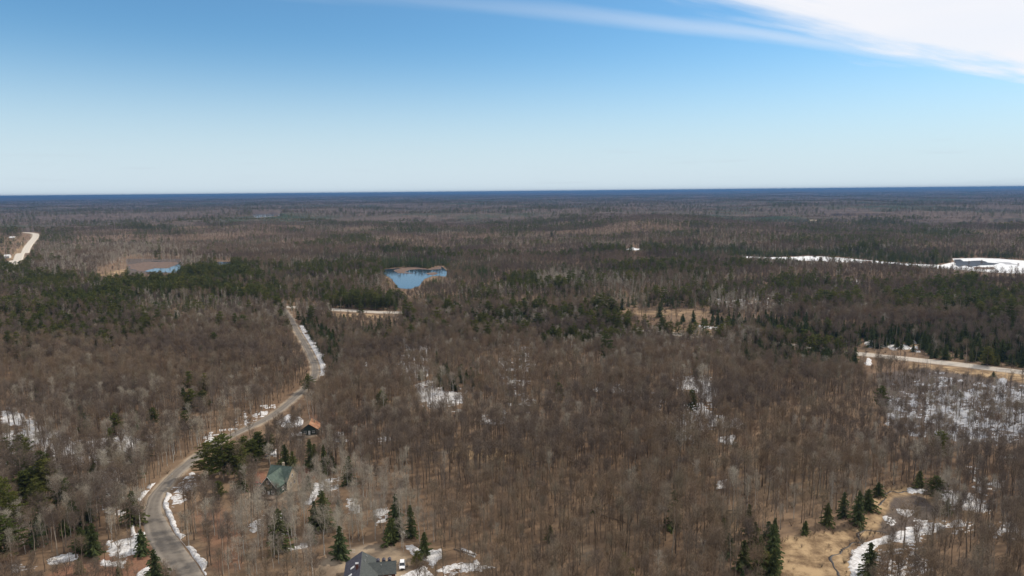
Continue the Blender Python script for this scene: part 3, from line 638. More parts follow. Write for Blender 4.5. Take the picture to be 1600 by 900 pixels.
# ------------------------------------------------------------------ water and ice
def water_mat(name, col, rough, bump=.05, sc_=.3):
    m, t, b = mat(name, rough, .5); b.inputs['Base Color'].default_value = (*col, 1)
    tc = nd(t, 'ShaderNodeTexCoord'); n = nd(t, 'ShaderNodeTexNoise', inp={'Scale': sc_, 'Detail': 3}); t.links.new(tc.outputs['Object'], n.inputs[0])
    bp = nd(t, 'ShaderNodeBump', inp={'Strength': bump, 'Distance': .2}); t.links.new(n.outputs[0], bp.inputs['Height']); t.links.new(bp.outputs[0], b.inputs['Normal']); return m
M['water'] = water_mat('open_water', (.015, .035, .06), .08)
M['ice'] = noise_mat('lake_ice', (.62, .64, .66), (.82, .82, .80), .012, rough=.6, detail=8, stretch=(1, 3, 1))
M['marsh'] = noise_mat('marsh_grass', (.10, .068, .05), (.19, .13, .095), .25, detail=6)
def flat(name, P, z, m, label, kind='structure', rough_edge=0, thick=.25, cat=None, group=None):
    """a level sheet with a slightly ragged shoreline and a skirt below it"""
    P = np.asarray(P); Q = []
    for a, b in zip(P, np.roll(P, -1, 0)):
        n = max(2, int(np.hypot(*(b-a))/8)); n = min(n, 40)
        for i in range(n): Q.append(a+(b-a)*i/n)
    Q = np.array(Q)
    if rough_edge: Q = Q+(np.column_stack([fbm(Q[:, 0]/18, Q[:, 1]/18, 3, 3), fbm(Q[:, 0]/18, Q[:, 1]/18, 8, 3)])-.5)*2*rough_edge
    bm = bmesh.new(); vs = [bm.verts.new((x, y, z)) for x, y in Q]; f = bm.faces.new(vs)
    if f.normal.z < 0: f.normal_flip()
    low = [bm.verts.new((x, y, z-thick)) for x, y in Q]
    for i in range(len(vs)): j = (i+1) % len(vs); bm.faces.new((vs[j], vs[i], low[i], low[j]))
    bmesh.ops.triangulate(bm, faces=[f]); bmesh.ops.recalc_face_normals(bm, faces=bm.faces)
    me = bpy.data.meshes.new(name); bm.to_mesh(me); bm.free(); me.materials.append(m)
    o = new_obj(name, me); o['label'] = label
    if kind: o['kind'] = kind
    if cat: o['category'] = cat
    if group: o['group'] = group
    return o
lab = {'pond': 'blue pond in the middle of the forest', 'left_pond': 'small bluish marsh pond on the left', 'small_pool': 'tiny pool right of the left marsh', 'right_lake': 'long white ice-covered lake on the right',
       'back_lake': 'small white frozen bay at the end of the lake', 'far_lake': 'distant pale blue lake at the left', 'far_lake_east': 'distant white frozen lake on the right', 'far_lake_edge': 'distant frozen lake at the right edge'}
for k, (P, z) in LAKES.items():
    ice = k in ('right_lake', 'back_lake', 'far_lake_east', 'far_lake_edge')
    flat('frozen_lake' if ice else 'pond_water', P, z, M['ice'] if ice else M['water'], lab[k], rough_edge=0)
def level_patch(lake, poly, dz, name, m, label, **kw):
    z = LAKES[lake][1]+dz; return flat(name, [on_plane(px, py, z) for px, py in poly], z, m, label, rough_edge=kw.pop('edge', 5), **kw)
level_patch('right_lake', [(1491, 405.5), (1506, 405), (1524, 407), (1534, 406.6), (1541, 410), (1560, 411.5), (1552, 414), (1530, 414.5), (1519, 417.5), (1509, 415), (1497, 417.5), (1492, 413)], .06, 'open_water', M['reflection_water'], 'dark patch of open water in the frozen lake')
level_patch('right_lake', [(1500, 405), (1530, 404), (1535, 407), (1505, 408)], .10, 'ice_sheet', M['ice'], 'thin white ice strip behind the dark open water')
level_patch('right_lake', [(1350, 410.5), (1400, 413), (1420, 416), (1380, 414.5)], .06, 'open_water', M['reflection_water'], 'narrow strip of dark water in front of the wooded point')
level_patch('right_lake', [(1519, 418), (1528, 416.4), (1540, 417.5), (1552, 417.2), (1554, 420.5), (1541, 421.2), (1530, 420), (1521, 420.6)], .16, 'marsh_bank', M['marsh'], 'dark brushy islet on the white lake ice', edge=4)
level_patch('right_lake', [(1555, 409), (1575, 410), (1590, 414), (1572, 413)], .16, 'marsh_bank', M['slush'], 'grey slushy streak on the lake ice', edge=6)
level_patch('right_lake', [(1345, 408.5), (1356, 407), (1364, 408.5), (1360, 411), (1349, 411)], .16, 'marsh_bank', M['marsh'], 'small dark wooded islet on the white lake ice', edge=3)
level_patch('pond', [(616, 422), (640, 416), (672, 418), (690, 415), (690, 420), (672, 421.5), (655, 420.5), (640, 421.5), (632, 425), (648, 427), (622, 427)], .12, 'marsh_bank', M['marsh'], 'reddish brown marsh grass along the back of the blue pond', edge=3)
level_patch('pond', [(664, 427), (678, 425), (684, 427), (676, 430)], .12, 'marsh_bank', M['marsh'], 'brown grass islet in the blue pond', edge=3)
level_patch('left_pond', [(200, 414), (225, 409), (278, 409), (280, 412), (262, 419), (240, 419), (225, 424), (206, 421)], .12, 'marsh_bank', M['marsh'], 'brown reeds standing in the left marsh pond', edge=4)
CREEK = [(1300, 925), (1301, 895), (1306, 878), (1303, 868), (1318, 856), (1330, 850), (1342, 841), (1352, 832), (1362, 828), (1385, 829)]
CREEK2 = [(1376, 790), (1384, 783), (1381, 775), (1384, 770), (1400, 768), (1440, 772)]
def creek(px, wd, label):
    Wl = world_line(px, 1.2, 2); w_ = wd*(.15+1.3*fbm(Wl[:, 0]/3, Wl[:, 1]/3, 5, 2)); Wl = Wl+(np.column_stack([fbm(Wl[:, 1]/5, Wl[:, 0]/9, 15, 3), fbm(Wl[:, 0]/5, Wl[:, 1]/9, 25, 3)])-.5)*7
    O = np.array([-.5, -.42, .42, .5])[None]*w_[:, None]
    o = ribbon(Wl, O, np.array([-.1, .05, .05, -.1]), 'creek', M['creek']); o['kind'] = 'structure'; o['label'] = label
M['creek'] = water_mat('creek_water', (.02, .014, .010), .5)
creek(CREEK, 1.0, 'thin dark creek winding through the straw meadow'); creek(CREEK2, .9, 'dark ditch at the upper end of the straw meadow')

# ------------------------------------------------------------------ forest
CON = [  # kind, polygon over the crowns, share
 ('pine', [(0, 412), (60, 425), (150, 436), (200, 432), (300, 420), (370, 410), (400, 428), (445, 445), (460, 470), (450, 488), (410, 470), (330, 452), (230, 458), (120, 478), (0, 482)], .52, 6),
 ('spruce', [(0, 412), (60, 425), (150, 436), (200, 432), (300, 420), (370, 410), (400, 428), (445, 445), (450, 488), (330, 452), (0, 482)], .12, 6),
 ('pine', [(455, 450), (530, 440), (620, 452), (640, 478), (620, 488), (560, 478), (470, 470)], .42, 6), ('spruce', [(455, 450), (530, 440), (640, 455), (640, 478), (470, 470)], .25, 6),
 ('spruce', [(594, 402), (700, 404), (706, 417), (670, 417), (596, 417)], .85, 2), ('spruce', [(698, 408), (770, 408), (770, 432), (700, 426)], .5, 4), ('spruce', [(655, 424), (700, 432), (680, 445), (655, 446)], .5, 3),
 ('spruce', [(905, 377), (970, 376), (975, 387), (912, 383)], .95, 1.5), ('spruce', [(1000, 378), (1080, 384), (1200, 388), (1300, 390), (1360, 395), (1362, 405), (1290, 400), (1200, 400), (1100, 396), (1005, 386)], .92, 1.5),
 ('spruce', [(1360, 392), (1440, 396), (1490, 400), (1490, 418), (1440, 417), (1360, 411)], .7, 2), ('spruce', [(1490, 392), (1600, 400), (1600, 409), (1550, 402), (1492, 402)], .8, 2),
 ('spruce', [(1030, 482), (1100, 488), (1200, 490), (1340, 505), (1600, 500), (1600, 570), (1430, 552), (1400, 530), (1340, 526), (1200, 526), (1160, 514), (1100, 506), (1032, 502)], .62, 4),
 ('spruce', [(1160, 527), (1290, 540), (1345, 545), (1348, 568), (1260, 570), (1160, 550)], .7, 3), ('spruce', [(468, 490), (495, 496), (525, 520), (532, 560), (518, 568), (504, 540), (484, 512)], .85, 3),
 ('pine', [(430, 480), (470, 478), (470, 505), (440, 505)], .6, 4), ('spruce', [(500, 484), (620, 492), (620, 530), (520, 530)], .30, 6),
 ('spruce', [(920, 455), (1120, 460), (1130, 478), (930, 474)], .55, 4), ('pine', [(790, 430), (900, 430), (1100, 418), (1130, 432), (1000, 440), (900, 450), (790, 456)], .33, 8), ('pine', [(895, 486), (1000, 484), (1000, 508), (900, 505)], .5, 5),
 ('pine', [(620, 480), (900, 485), (1000, 515), (1000, 530), (640, 530)], .20, 6), ('spruce', [(620, 450), (900, 460), (900, 500), (640, 500)], .22, 10), ('pine', [(1200, 430), (1600, 440), (1600, 500), (1220, 480)], .22, 8), ('spruce', [(1200, 430), (1600, 440), (1600, 500), (1220, 480)], .14, 8),
 ('spruce', [(1000, 340), (1600, 330), (1600, 392), (1000, 376)], .10, 8), ('pine', [(0, 350), (30, 345), (30, 430), (0, 430)], .2, 6), ('spruce', [(60, 360), (120, 372), (150, 400), (70, 400)], .3, 6),
 ('spruce', [(1120, 800), (1215, 800), (1210, 905), (1120, 905)], .42, 8), ('spruce', [(1285, 785), (1348, 760), (1385, 740), (1460, 735), (1480, 770), (1440, 760), (1390, 762), (1350, 800), (1290, 830)], .62, 5),
 ('spruce', [(0, 735), (250, 700), (260, 800), (235, 880), (0, 890)], .17, 10), ('pine', [(0, 690), (110, 700), (120, 800), (0, 810)], .14, 10), ('spruce', [(430, 690), (560, 700), (560, 850), (430, 850)], .16, 8), ('spruce', [(560, 790), (680, 790), (680, 850), (560, 850)], .18, 6),
 ('pine', [(300, 680), (420, 665), (420, 740), (310, 750)], .25, 6), ('spruce', [(80, 640), (300, 620), (400, 640), (360, 690), (100, 700)], .07, 10), ('spruce', [(670, 560), (750, 565), (750, 590), (680, 590)], .30, 5), ('pine', [(0, 480), (260, 490), (270, 520), (0, 550)], .10, 10),
 ('aspen', [(0, 800), (60, 780), (250, 690), (260, 820), (0, 900)], .55, 20), ('aspen', [(350, 740), (640, 720), (680, 830), (560, 850), (400, 900), (350, 900)], .48, 15), ('aspen', [(830, 425), (1120, 432), (1120, 446), (840, 446)], .55, 5), ('aspen', [(900, 455), (1240, 460), (1240, 482), (920, 478)], .35, 5),
 ('aspen', [(60, 380), (250, 370), (360, 400), (200, 425), (60, 420)], .45, 10), ('aspen', [(740, 370), (1010, 375), (1010, 382), (760, 392)], .18, 6), ('aspen', [(620, 480), (900, 490), (1100, 530), (660, 560)], .22, 12), ('aspen', [(1180, 400), (1600, 422), (1600, 438), (1180, 412)], .35, 4), ('aspen', [(480, 710), (560, 705), (570, 770), (480, 770)], .8, 6),
 ('aspen', [(800, 640), (960, 640), (960, 690), (800, 690)], .25, 15), ('snag', [(1370, 590), (1700, 580), (1700, 690), (1500, 690), (1400, 672)], .55, 8), ('snag', [(960, 482), (1130, 486), (1160, 522), (1040, 524)], .6, 3), ('snag', [(1340, 525), (1440, 530), (1440, 552), (1345, 550)], .5, 3),
 ('snag', [(1340, 572), (1600, 596), (1600, 604), (1350, 590)], .6, 3), ('snag', [(200, 405), (285, 408), (285, 425), (160, 440)], .8, 2), ('snag', [(1350, 850), (1400, 835), (1400, 925), (1350, 925)], .25, 4), ('aspen', [(1080, 330), (1600, 325), (1600, 345), (1080, 350)], .1, 5),
]
THIN = [(MEADOW, .99, 2), ([(1395, 763), (1455, 766), (1470, 800), (1410, 835), (1360, 870), (1365, 925), (1340, 925)], .82, 4), ([(1380, 650), (1420, 600), (1700, 590), (1700, 680), (1500, 668), (1420, 660)], .3, 8), ([(1030, 508), (1140, 514), (1158, 527), (1048, 525)], .9, 2), ([(955, 480), (1110, 485), (1118, 494), (965, 492)], .85, 2),
        ([(1345, 530), (1440, 538), (1440, 558), (1345, 552)], .75, 3), ([(1345, 560), (1600, 588), (1700, 600), (1700, 616), (1600, 606), (1350, 584)], .9, 3), ([(195, 404), (285, 404), (290, 428), (150, 446), (150, 425)], .9, 2), ([(50, 898), (70, 882), (240, 850), (245, 925), (50, 925)], .75, 6),
        ([(10, 420), (44, 370), (14, 372), (-10, 400)], .8, 3), ([(262, 770), (300, 742), (340, 770), (380, 800), (370, 900), (310, 900), (270, 820)], .45, 8), ([(695, 700), (780, 700), (800, 716), (700, 712)], .6, 6), ([(1065, 600), (1115, 600), (1110, 640), (1070, 620)], .5, 6), ([(640, 600), (730, 612), (728, 634), (660, 630)], .5, 6),
        ([(630, 850), (700, 852), (690, 880), (650, 880)], .8, 3), ([(610, 905), (660, 885), (740, 880), (750, 925), (600, 925)], .8, 4), ([(480, 780), (490, 750), (512, 750), (505, 780)], .8, 3), ([(455, 500), (470, 500), (506, 575), (500, 592), (486, 580)], .85, 2), ([(425, 665), (445, 643), (475, 655), (475, 668)], .8, 3),
        ([(390, 745), (410, 735), (470, 735), (470, 775), (400, 775)], .9, 3), ([(165, 835), (230, 830), (225, 890), (150, 890)], .6, 4)]
CLEARPX = [([(463, 508), (482, 524), (500, 554), (508, 570), (505, 584), (490, 566), (476, 545), (462, 520)], .93),([(1036, 511), (1130, 517), (1152, 526), (1052, 523)], .86), ([(962, 482), (1108, 487), (1112, 494), (968, 491)], .84), ([(645, 600), (728, 616), (726, 634), (660, 630)], .3), ([(1066, 596), (1080, 590), (1106, 603), (1118, 640), (1112, 664), (1080, 668), (1068, 630)], .2), ([(0, 642), (60, 662), (50, 670), (0, 665)], .4),(MEADOW, .93), ([(1322, 905), (1326, 868), (1350, 848), (1385, 838), (1400, 842), (1370, 855), (1356, 905)], .9)]+[(v[0], 0.74 if k == 'right_lake' else (.8 if k == 'left_pond' else .985)) for k, v in WATER.items()]+[([(532, 905), (545, 872), (566, 858), (592, 866), (620, 868), (645, 872), (645, 905)], .995), ([(410, 776), (420, 748), (436, 732), (452, 742), (458, 770)], .7), ([(468, 676), (473, 656), (484, 652), (502, 656), (502, 674)], .97), ([(622, 892), (622, 870), (640, 868), (642, 892)], 1)]
def line_px(Wl):
    z = ground(Wl[:, 0], Wl[:, 1]); px, py, c = proj(Wl[:, 0], Wl[:, 1], z); return np.column_stack([px, py, c])
R1p, R2p, R3p = line_px(W1[::4]), line_px(W2[::6]), line_px(W3[::3])
def road_hide(px, py, c_obj):
    """True where a crown part would stand between the camera and a visible stretch of road"""
    out = np.zeros(px.shape, bool)
    for Rp, hw, vis in ((R1p, 4.2, lambda x, y: (y > 503) & ~((y > 598) & (y < 618))), (R2p, 6.5, lambda x, y: ((x > 500) & (x < 606)) | (x > 1348)), (R3p, 12, lambda x, y: (y > 360) & (y < 411))):
        for a, b in zip(Rp, Rp[1:]):
            if not vis(a[0], a[1]): continue
            hwpx = F*hw/a[2]
            m = (px > min(a[0], b[0])-hwpx) & (px < max(a[0], b[0])+hwpx) & (py > min(a[1], b[1])-hwpx) & (py < max(a[1], b[1])+hwpx*.4)
            if not m.any(): continue
            dx, dy = b[0]-a[0], b[1]-a[1]; l2 = dx*dx+dy*dy+1e-9; x = px[m]; y = py[m]
            t = np.clip(((x-a[0])*dx+(y-a[1])*dy)/l2, 0, 1); qx = x-a[0]-t*dx; qy = (y-a[1]-t*dy)*1.7
            mm = np.hypot(qx, qy) < hwpx
            out[np.where(m)[0][mm]] = True
    return out
BOXES = []; NOTABLE = []   # (x,y,radius) kept free of scattered trees
def place(r_lo, r_hi, sp, ang=45):
    X, Y = np.meshgrid(np.arange(-r_hi*math.sin(math.radians(ang)), r_hi*math.sin(math.radians(ang)), sp), np.arange(max(60, r_lo*.66), r_hi, sp))
    X = X.ravel()+rng.uniform(-.5, .5, X.size)*sp; Y = Y.ravel()+rng.uniform(-.5, .5, Y.size)*sp
    r = np.hypot(X, Y); m = (r > r_lo) & (r < r_hi) & (np.abs(np.arctan2(X, Y)) < math.radians(ang)); X, Y = X[m], Y[m]
    n = len(X); Z = ground(X, Y); r = np.hypot(X, Y)
    px, py, c = proj(X, Y, Z+9)
    sh = {k: np.zeros(n) for k in KINDS}
    cl_ = fbm(X/170+2, Y/120, 61, 4); cl2 = fbm(X/60, Y/60, 67, 3)
    farz = ss(700, 1800, r)
    farz2 = ss(560, 900, r); sh['spruce'] += ss(.55, .63, cl_)*.40*farz2+.0015+.005*farz
    sh['pine'] += ss(.56, .66, fbm(X/210, Y/130+9, 71, 4))*.30*farz2+.002+.012*farz
    sh['aspen'] += .02+.26*ss(.56, .66, fbm(X/120, Y/90, 77, 3))
    for k, poly, amt, soft in CON:
        z = zones(px, py, [(poly, 1, soft)])*amt; z = z*(1 if amt > .6 else (.25+1.5*ss(.38, .62, cl2)))
        for o in sh:
            if o != k: sh[o] *= (1-np.clip(z, 0, 1)*.9)
        sh[k] = np.maximum(sh[k], z)
    tot = sum(v for k, v in sh.items()); sc1 = np.where(tot > .97, .97/np.maximum(tot, 1e-6), 1)
    u = rng.random(n); acc = np.zeros(n); kind = np.full(n, 'hardwood', dtype='<U9')
    for k in ('pine', 'spruce', 'aspen', 'snag'):
        s = sh[k]*sc1; kind[(u >= acc) & (u < acc+s)] = k; acc += s
    mp_ = (kind == 'hardwood') & (rng.random(n) < .12+.8*ss(.44, .60, fbm(X/95, Y/60, 101, 3))); kind[mp_] = 'maple'
    size = rng.uniform(.52, 1.04, n); size[kind == 'spruce'] = rng.uniform(.45, 1.05, (kind == 'spruce').sum()); size[kind == 'pine'] = rng.uniform(.6, 1.1, (kind == 'pine').sum())
    small = (kind == 'hardwood') & (rng.random(n) < .10); size[small] *= .6
    # keep roads, water, houses and clearings open
    gp = proj(X, Y, Z)[:2]; keep = rng.random(n) > zones(gp[0], gp[1], THIN)
    keep &= rng.random(n) < np.maximum(.52+.55*ss(.36, .6, fbm(X/55, Y/45, 83, 3)), ss(500, 800, r)); size = size*(.86+.26*ss(.35, .65, fbm(X/80, Y/60, 87, 2)))
    Hh = {'hardwood': 17, 'maple': 17, 'aspen': 16, 'pine': 18, 'spruce': 15, 'snag': 9, 'bush': 3}
    hh = np.array([Hh[k] for k in kind])*size
    rd = road_dist(X, Y); hid = (px > 606) & (px < 1345) & (py < 570) & (py > 440); keep &= rd > np.where(hid, .3, 1.6)+rng.random(n)*np.where(hid, .5, 2.2)
    for f in (.3, .6, .9):
        qx, qy, qc = proj(X, Y, Z+hh*f)
        for bx0, bx1, by0, by1, bc in BOXES:
            m = (qx > bx0) & (qx < bx1) & (qy > by0) & (qy < by1) & (qc < bc)
            if m.any(): keep[np.where(m)[0]] &= rng.random(int(m.sum())) < .22
    for f in (.15, .4, .65, .9):
        qx, qy, qc = proj(X, Y, Z+hh*f); hide = road_hide(qx, qy, qc); keep &= ~(hide & (rng.random(n) < .93))
        for poly, p_ in CLEARPX:
            if p_ == .74 and f > .7: continue
            P_ = np.array(poly); m = (qx > P_[:, 0].min()) & (qx < P_[:, 0].max()) & (qy > P_[:, 1].min()) & (qy < P_[:, 1].max())
            if m.any():
                mi = np.where(m)[0]; ins = inpoly(qx[mi], qy[mi], poly); keep[mi[ins & (rng.random(len(mi)) < p_)]] = False
    for k, (P_, z) in LAKES.items():
        c_ = P_.mean(0); R_ = np.hypot(*(P_-c_).T).max(); m = np.where(np.hypot(X-c_[0], Y-c_[1]) < R_+30)[0]
        if len(m): keep[m[sdist(X[m], Y[m], P_) < 3]] = False
    for (hx, hy, _), R_ in ((HA, 15), (HB, 8.5), (HC, 7)): keep &= np.hypot(X-hx, Y-hy) > R_
    for (tx, ty, R_) in NOTABLE: keep &= np.hypot(X-tx, Y-ty) > R_
    k = keep; return X[k], Y[k], Z[k], kind[k], size[k]

# ---- trees that stand out, one by one: kind, base pixel, height scale, label, category
SINGLE = [
 ('spruce', (1341, 820), 1.0, 'dark green spruce alone on the near side of the straw meadow', 1), ('spruce', (1358, 898), .95, 'dark spruce standing in white snow at the bottom right', 0), ('spruce', (1206, 888), 1.15, 'tall dark spruce at the lower left corner of the straw meadow', 1), ('spruce', (1208, 908), 1.0, 'dark spruce at the bottom edge beside the straw meadow', 3),
 ('pine', (76, 776), 1.05, 'large bright green pine at the far left of the near woods', 2), ('pine', (40, 784), .95, 'yellowish pine just left of the large bright green pine', 3), ('pine', (52, 780), .8, 'dark pine half hidden between two larger left pines', 0), ('spruce', (78, 720), .85, 'dark conifer above the large bright green pine at left', 4),
 ('pine', (300, 642), .95, 'tallest pine of the isolated group left of the road', 3), ('pine', (318, 641), .85, 'right-hand pine of the isolated group left of the road', 3), ('spruce', (288, 640), 1.0, 'dark conifer at the left of the isolated pine group', 1), ('pine', (322, 618), .85, 'dark round pine behind the isolated pine group', 0), ('pine', (297, 618), .8, 'slim pine behind the tallest of the isolated group', 1),
 ('pine', (240, 664), .7, 'small dark pine at mid left above the snow patches', 3), ('pine', (181, 680), .85, 'dark bushy pine standing by the left snow patches', 3), ('spruce', (123, 672), .7, 'small pointed dark spruce left of the snowy slope', 2), ('spruce', (145, 733), .7, 'low dark conifer on the brown slope at lower left', 4), ('spruce', (164, 728), .6, 'dark shrubby conifer right of another low conifer', 4), ('spruce', (197, 726), .55, 'tiny dark spruce nearest the road on the left slope', 0),
 ('pine', (327, 744), 1.0, 'green pine on the left end of the roadside pine clump', 2), ('pine', (350, 750), 1.1, 'bright green pine in the middle of the roadside pine clump', 4), ('pine', (368, 748), 1.0, 'dark green pine at the right of the roadside pine clump', 0), ('pine', (396, 728), .9, 'pine standing between the roadside clump and the green house', 3), ('pine', (342, 780), .55, 'small round pine in front of the roadside clump', 3), ('pine', (405, 718), .85, 'dark pine behind the driveway of the green house', 2),
 ('pine', (482, 614), .75, 'pine leaning over the outer edge of the distant road bend', 0), ('spruce', (408, 561), .8, 'lone dark conifer in the wood left of the distant road', 4), ('spruce', (664, 662), .75, 'thin dark spruce below the central snow patch', 1), ('spruce', (485, 730), 1.0, 'dark spruce to the right behind the green house', 1), ('spruce', (446, 726), .9, 'spruce directly behind the green house', 3), ('spruce', (458, 738), .85, 'dark spruce touching the right of the green house', 0),
 ('spruce', (505, 828), 1.15, 'tall dark spruce in the group above the grey house', 1), ('spruce', (492, 824), .95, 'spruce at left of the group above the grey house', 3), ('spruce', (532, 872), 1.0, 'dark spruce behind the left wing of the grey house', 0), ('spruce', (612, 848), .95, 'dark spruce above the yard of the grey house', 2), ('spruce', (446, 830), .85, 'dark spruce between the two house clearings', 3),
 ('spruce', (222, 864), 1.05, 'bushy dark green spruce at the outer road edge', 4), ('spruce', (243, 905), .95, 'spruce at the bottom left beside the road', 3), ('spruce', (147, 868), 1.1, 'green spruce in front of the lower left snow patch', 3), ('spruce', (128, 862), .9, 'dark spruce left of the green one by the snow patch', 2), ('pine', (10, 880), 1.0, 'dark pine at the left edge of the picture', 0),
 ('pine', (862, 372), 1.15, 'prominent dark pine on the distant ridge', 2), ('pine', (872, 372), .95, 'second dark pine beside the prominent ridge pine', 3), ('pine', (982, 507), .9, 'dark pine on the edge of the beige marsh', 0), ('spruce', (952, 506), .9, 'dark conifer left of the pine on the marsh edge', 1), ('pine', (1542, 572), 1.0, 'yellowish pine with pale bare trunk behind the right road', 3), ('spruce', (1552, 589), .45, 'small brown-green conifer on the near verge of the right road', 4), ('spruce', (1335, 570), 1.0, 'pointed spruce at the right end of the dark roadside clump', 1),
 ('aspen', (530, 778), 1.15, 'wide pale grey leafless tree beside the snow strip', 3), ('aspen', (600, 712), .95, 'round grey bare tree above the white snow patch', 3), ('aspen', (1118, 755), .9, 'pale olive rounded bare tree in the brown wood', 3), ('aspen', (393, 828), 1.0, 'pale branching bare tree below the green house', 3), ('aspen', (640, 822), 1.0, 'pale bare tree above the yard of the grey house', 4), ('aspen', (375, 890), .95, 'spreading pale tree right of the near road', 3), ('aspen', (175, 858), 1.0, 'white-stemmed bare birch at lower left', 0), ('aspen', (40, 866), .9, 'pale grey rounded bare tree at lower left', 3),
 ('hardwood', (1510, 872), 1.1, 'large dark forked hardwood at the lower right', 2), ('hardwood', (1412, 858), 1.05, 'dark bare tree on the snow beside the meadow', 0), ('hardwood', (930, 862), 1.1, 'dark straight bare tree at bottom centre', 3), ('hardwood', (1050, 872), 1.1, 'dark leaning bare tree at bottom centre right', 1),
 ('spruce', (1258, 834), .6, 'low dark spruce on the upper left rim of the straw meadow', 4), ('spruce', (1356, 797), .85, 'dark spruce where the straw meadow narrows', 2), ('spruce', (1372, 776), .75, 'dark spruce beside the narrow neck of the meadow', 4), ('spruce', (1436, 762), .75, 'dark spruce beside the little snow patch at the meadow head', 2), ('pine', (1462, 782), .65, 'broad dark pine right of the meadow head', 2),
 ('spruce', (1138, 868), .8, 'dark spruce in the wood left of the straw meadow', 2), ('spruce', (1162, 890), .95, 'dark spruce at the bottom, left of the meadow corner group', 3), ('pine', (1196, 900), .6, 'broad dark pine at the foot of the tall corner spruce', 3),
 ('pine', (652, 884), .38, 'low dark evergreen bush at the edge of the snowy yard', 3),
]
def copy_tree(kind, var, loc, rz, s, name, label, cat, group=None):
    tm, cm, _ = KINDS[kind][0][var]
    e = empty(name, loc, rz, s); tag(e, label, cat, group)
    new_obj('trunk', tm, e); new_obj('stems' if kind == 'bush' else 'crown', cm, e); return e
NAMES = {'hardwood': ('hardwood_tree', 'bare tree'), 'maple': ('maple_tree', 'bare tree'), 'aspen': ('birch_tree', 'birch'), 'pine': ('pine_tree', 'pine'), 'spruce': ('spruce_tree', 'spruce'), 'snag': ('dead_tree', 'dead tree'), 'bush': ('bush_stand_in', 'bush')}
for kind, p, s, label, var in SINGLE:
    x, y = at(*p); NOTABLE.append((x, y, 3.2)); HN = {'pine': 17, 'spruce': 13, 'aspen': 15, 'hardwood': 17}[kind]*s; z_ = g1(x, y); t_ = proj(x, y, z_+HN); b_ = proj(x, y, z_+2.5); w_ = F*HN*.17/b_[2]; (s >= .9 or kind == 'pine') and BOXES.append((t_[0]-w_, t_[0]+w_, t_[1]+2, b_[1], b_[2]-4))
    e = copy_tree(kind, var % len(KINDS[kind][0]), (x, y, g1(x, y)), random.uniform(0, 6), s, NAMES[kind][0], label, NAMES[kind][1])
    wd_ = {'pine': 1.3, 'aspen': 1.2, 'spruce': 1.12, 'hardwood': 1.3}[kind]; e.scale = (s*wd_, s*wd_, s*(.86 if kind == 'spruce' else .93))

RINGS = [place(150, 720, 3.5), place(720, 1500, 4.9), place(1500, 3000, 6.8, 42), place(3000, 9500, 19, 41), place(9500, 17000, 36, 41)]
PTS = {k: [] for k in KINDS}       # x,y,z,lod,size
near = {k: [] for k in KINDS}
for ri, (X, Y, Z, kd, sz) in enumerate(RINGS):
    lod = (0, 1, 2, 2, 2)[ri]
    for k in KINDS:
        m = kd == k; A = np.column_stack([X[m], Y[m], Z[m]+(7.5 if ri >= 3 else 0), np.full(m.sum(), lod), sz[m]*((1, 1, 1, 1.25, 1.7)[ri])])
        if ri == 0 or k == 'snag' and ri == 1:
            px, py, c = proj(A[:, 0], A[:, 1], A[:, 2]); tx, ty, _ = proj(A[:, 0], A[:, 1], A[:, 2]+10*A[:, 4])
            inf = (px > 5) & (px < 1595) & (ty < 880) & (py < 960)
            o = np.argsort(np.where(inf, c/(A[:, 4]), 1e9)); need = 285-len(near[k]); sel = o[:min(need, int(inf.sum()))]
            near[k] += [tuple(a)+(q,) for a, q in zip(A[sel], px[sel])]; mk = np.ones(len(A), bool); mk[sel] = False; A = A[mk]
        PTS[k].append(A)
q_ = W2[::1]; tx_ = np.gradient(q_, axis=0); tx_ /= np.hypot(*tx_.T)[:, None]; nn = np.column_stack([tx_[:, 1], -tx_[:, 0]]); nn *= -np.sign(nn[:, 1:2]*q_[:, 1:2])
qp = proj(q_[:, 0], q_[:, 1], ground(q_[:, 0], q_[:, 1]))[0]
for off in (7.2, 10, 13.5, 17, 21):
    P_ = q_+nn*off+rng.normal(0, 1.2, q_.shape); m = (qp > 625) & (qp < 1343); P_ = P_[m]; u = rng.random(len(P_)); e_ = np.interp(qp[m], [620, 1000, 1160, 1345], [.35, .4, .85, .95])
    A_ = np.column_stack([P_, ground(P_[:, 0], P_[:, 1]), np.full(len(P_), 1), rng.uniform(.6, 1.0, len(P_))])
    A_ = A_[road_dist(P_[:, 0], P_[:, 1]) > .8]; u = u[:len(A_)]; e_ = e_[:len(A_)]
    PTS['spruce'].append(A_[u < e_*.65]); PTS['pine'].append(A_[(u >= e_*.65) & (u < e_)]); PTS['hardwood'].append(A_[u >= e_])
# low brush and saplings under and between the near trees
bx = rng.uniform(-560, 560, 9000); by = rng.uniform(150, 800, 9000); bz = ground(bx, by); bp = proj(bx, by, bz)
kb = (rng.random(9000) > zones(bp[0], bp[1], THIN)*.9) & (road_dist(bx, by) > 1.5) & ~road_hide(bp[0], bp[1]-8, None)
for (hx, hy, _), R_ in ((HA, 16), (HB, 9), (HC, 7)): kb &= np.hypot(bx-hx, by-hy) > R_
A = np.column_stack([bx, by, bz, np.where(np.hypot(bx, by) < 400, 0, 1), rng.uniform(.5, 1.3, 9000)])[kb]
PTS['bush'].append(A)
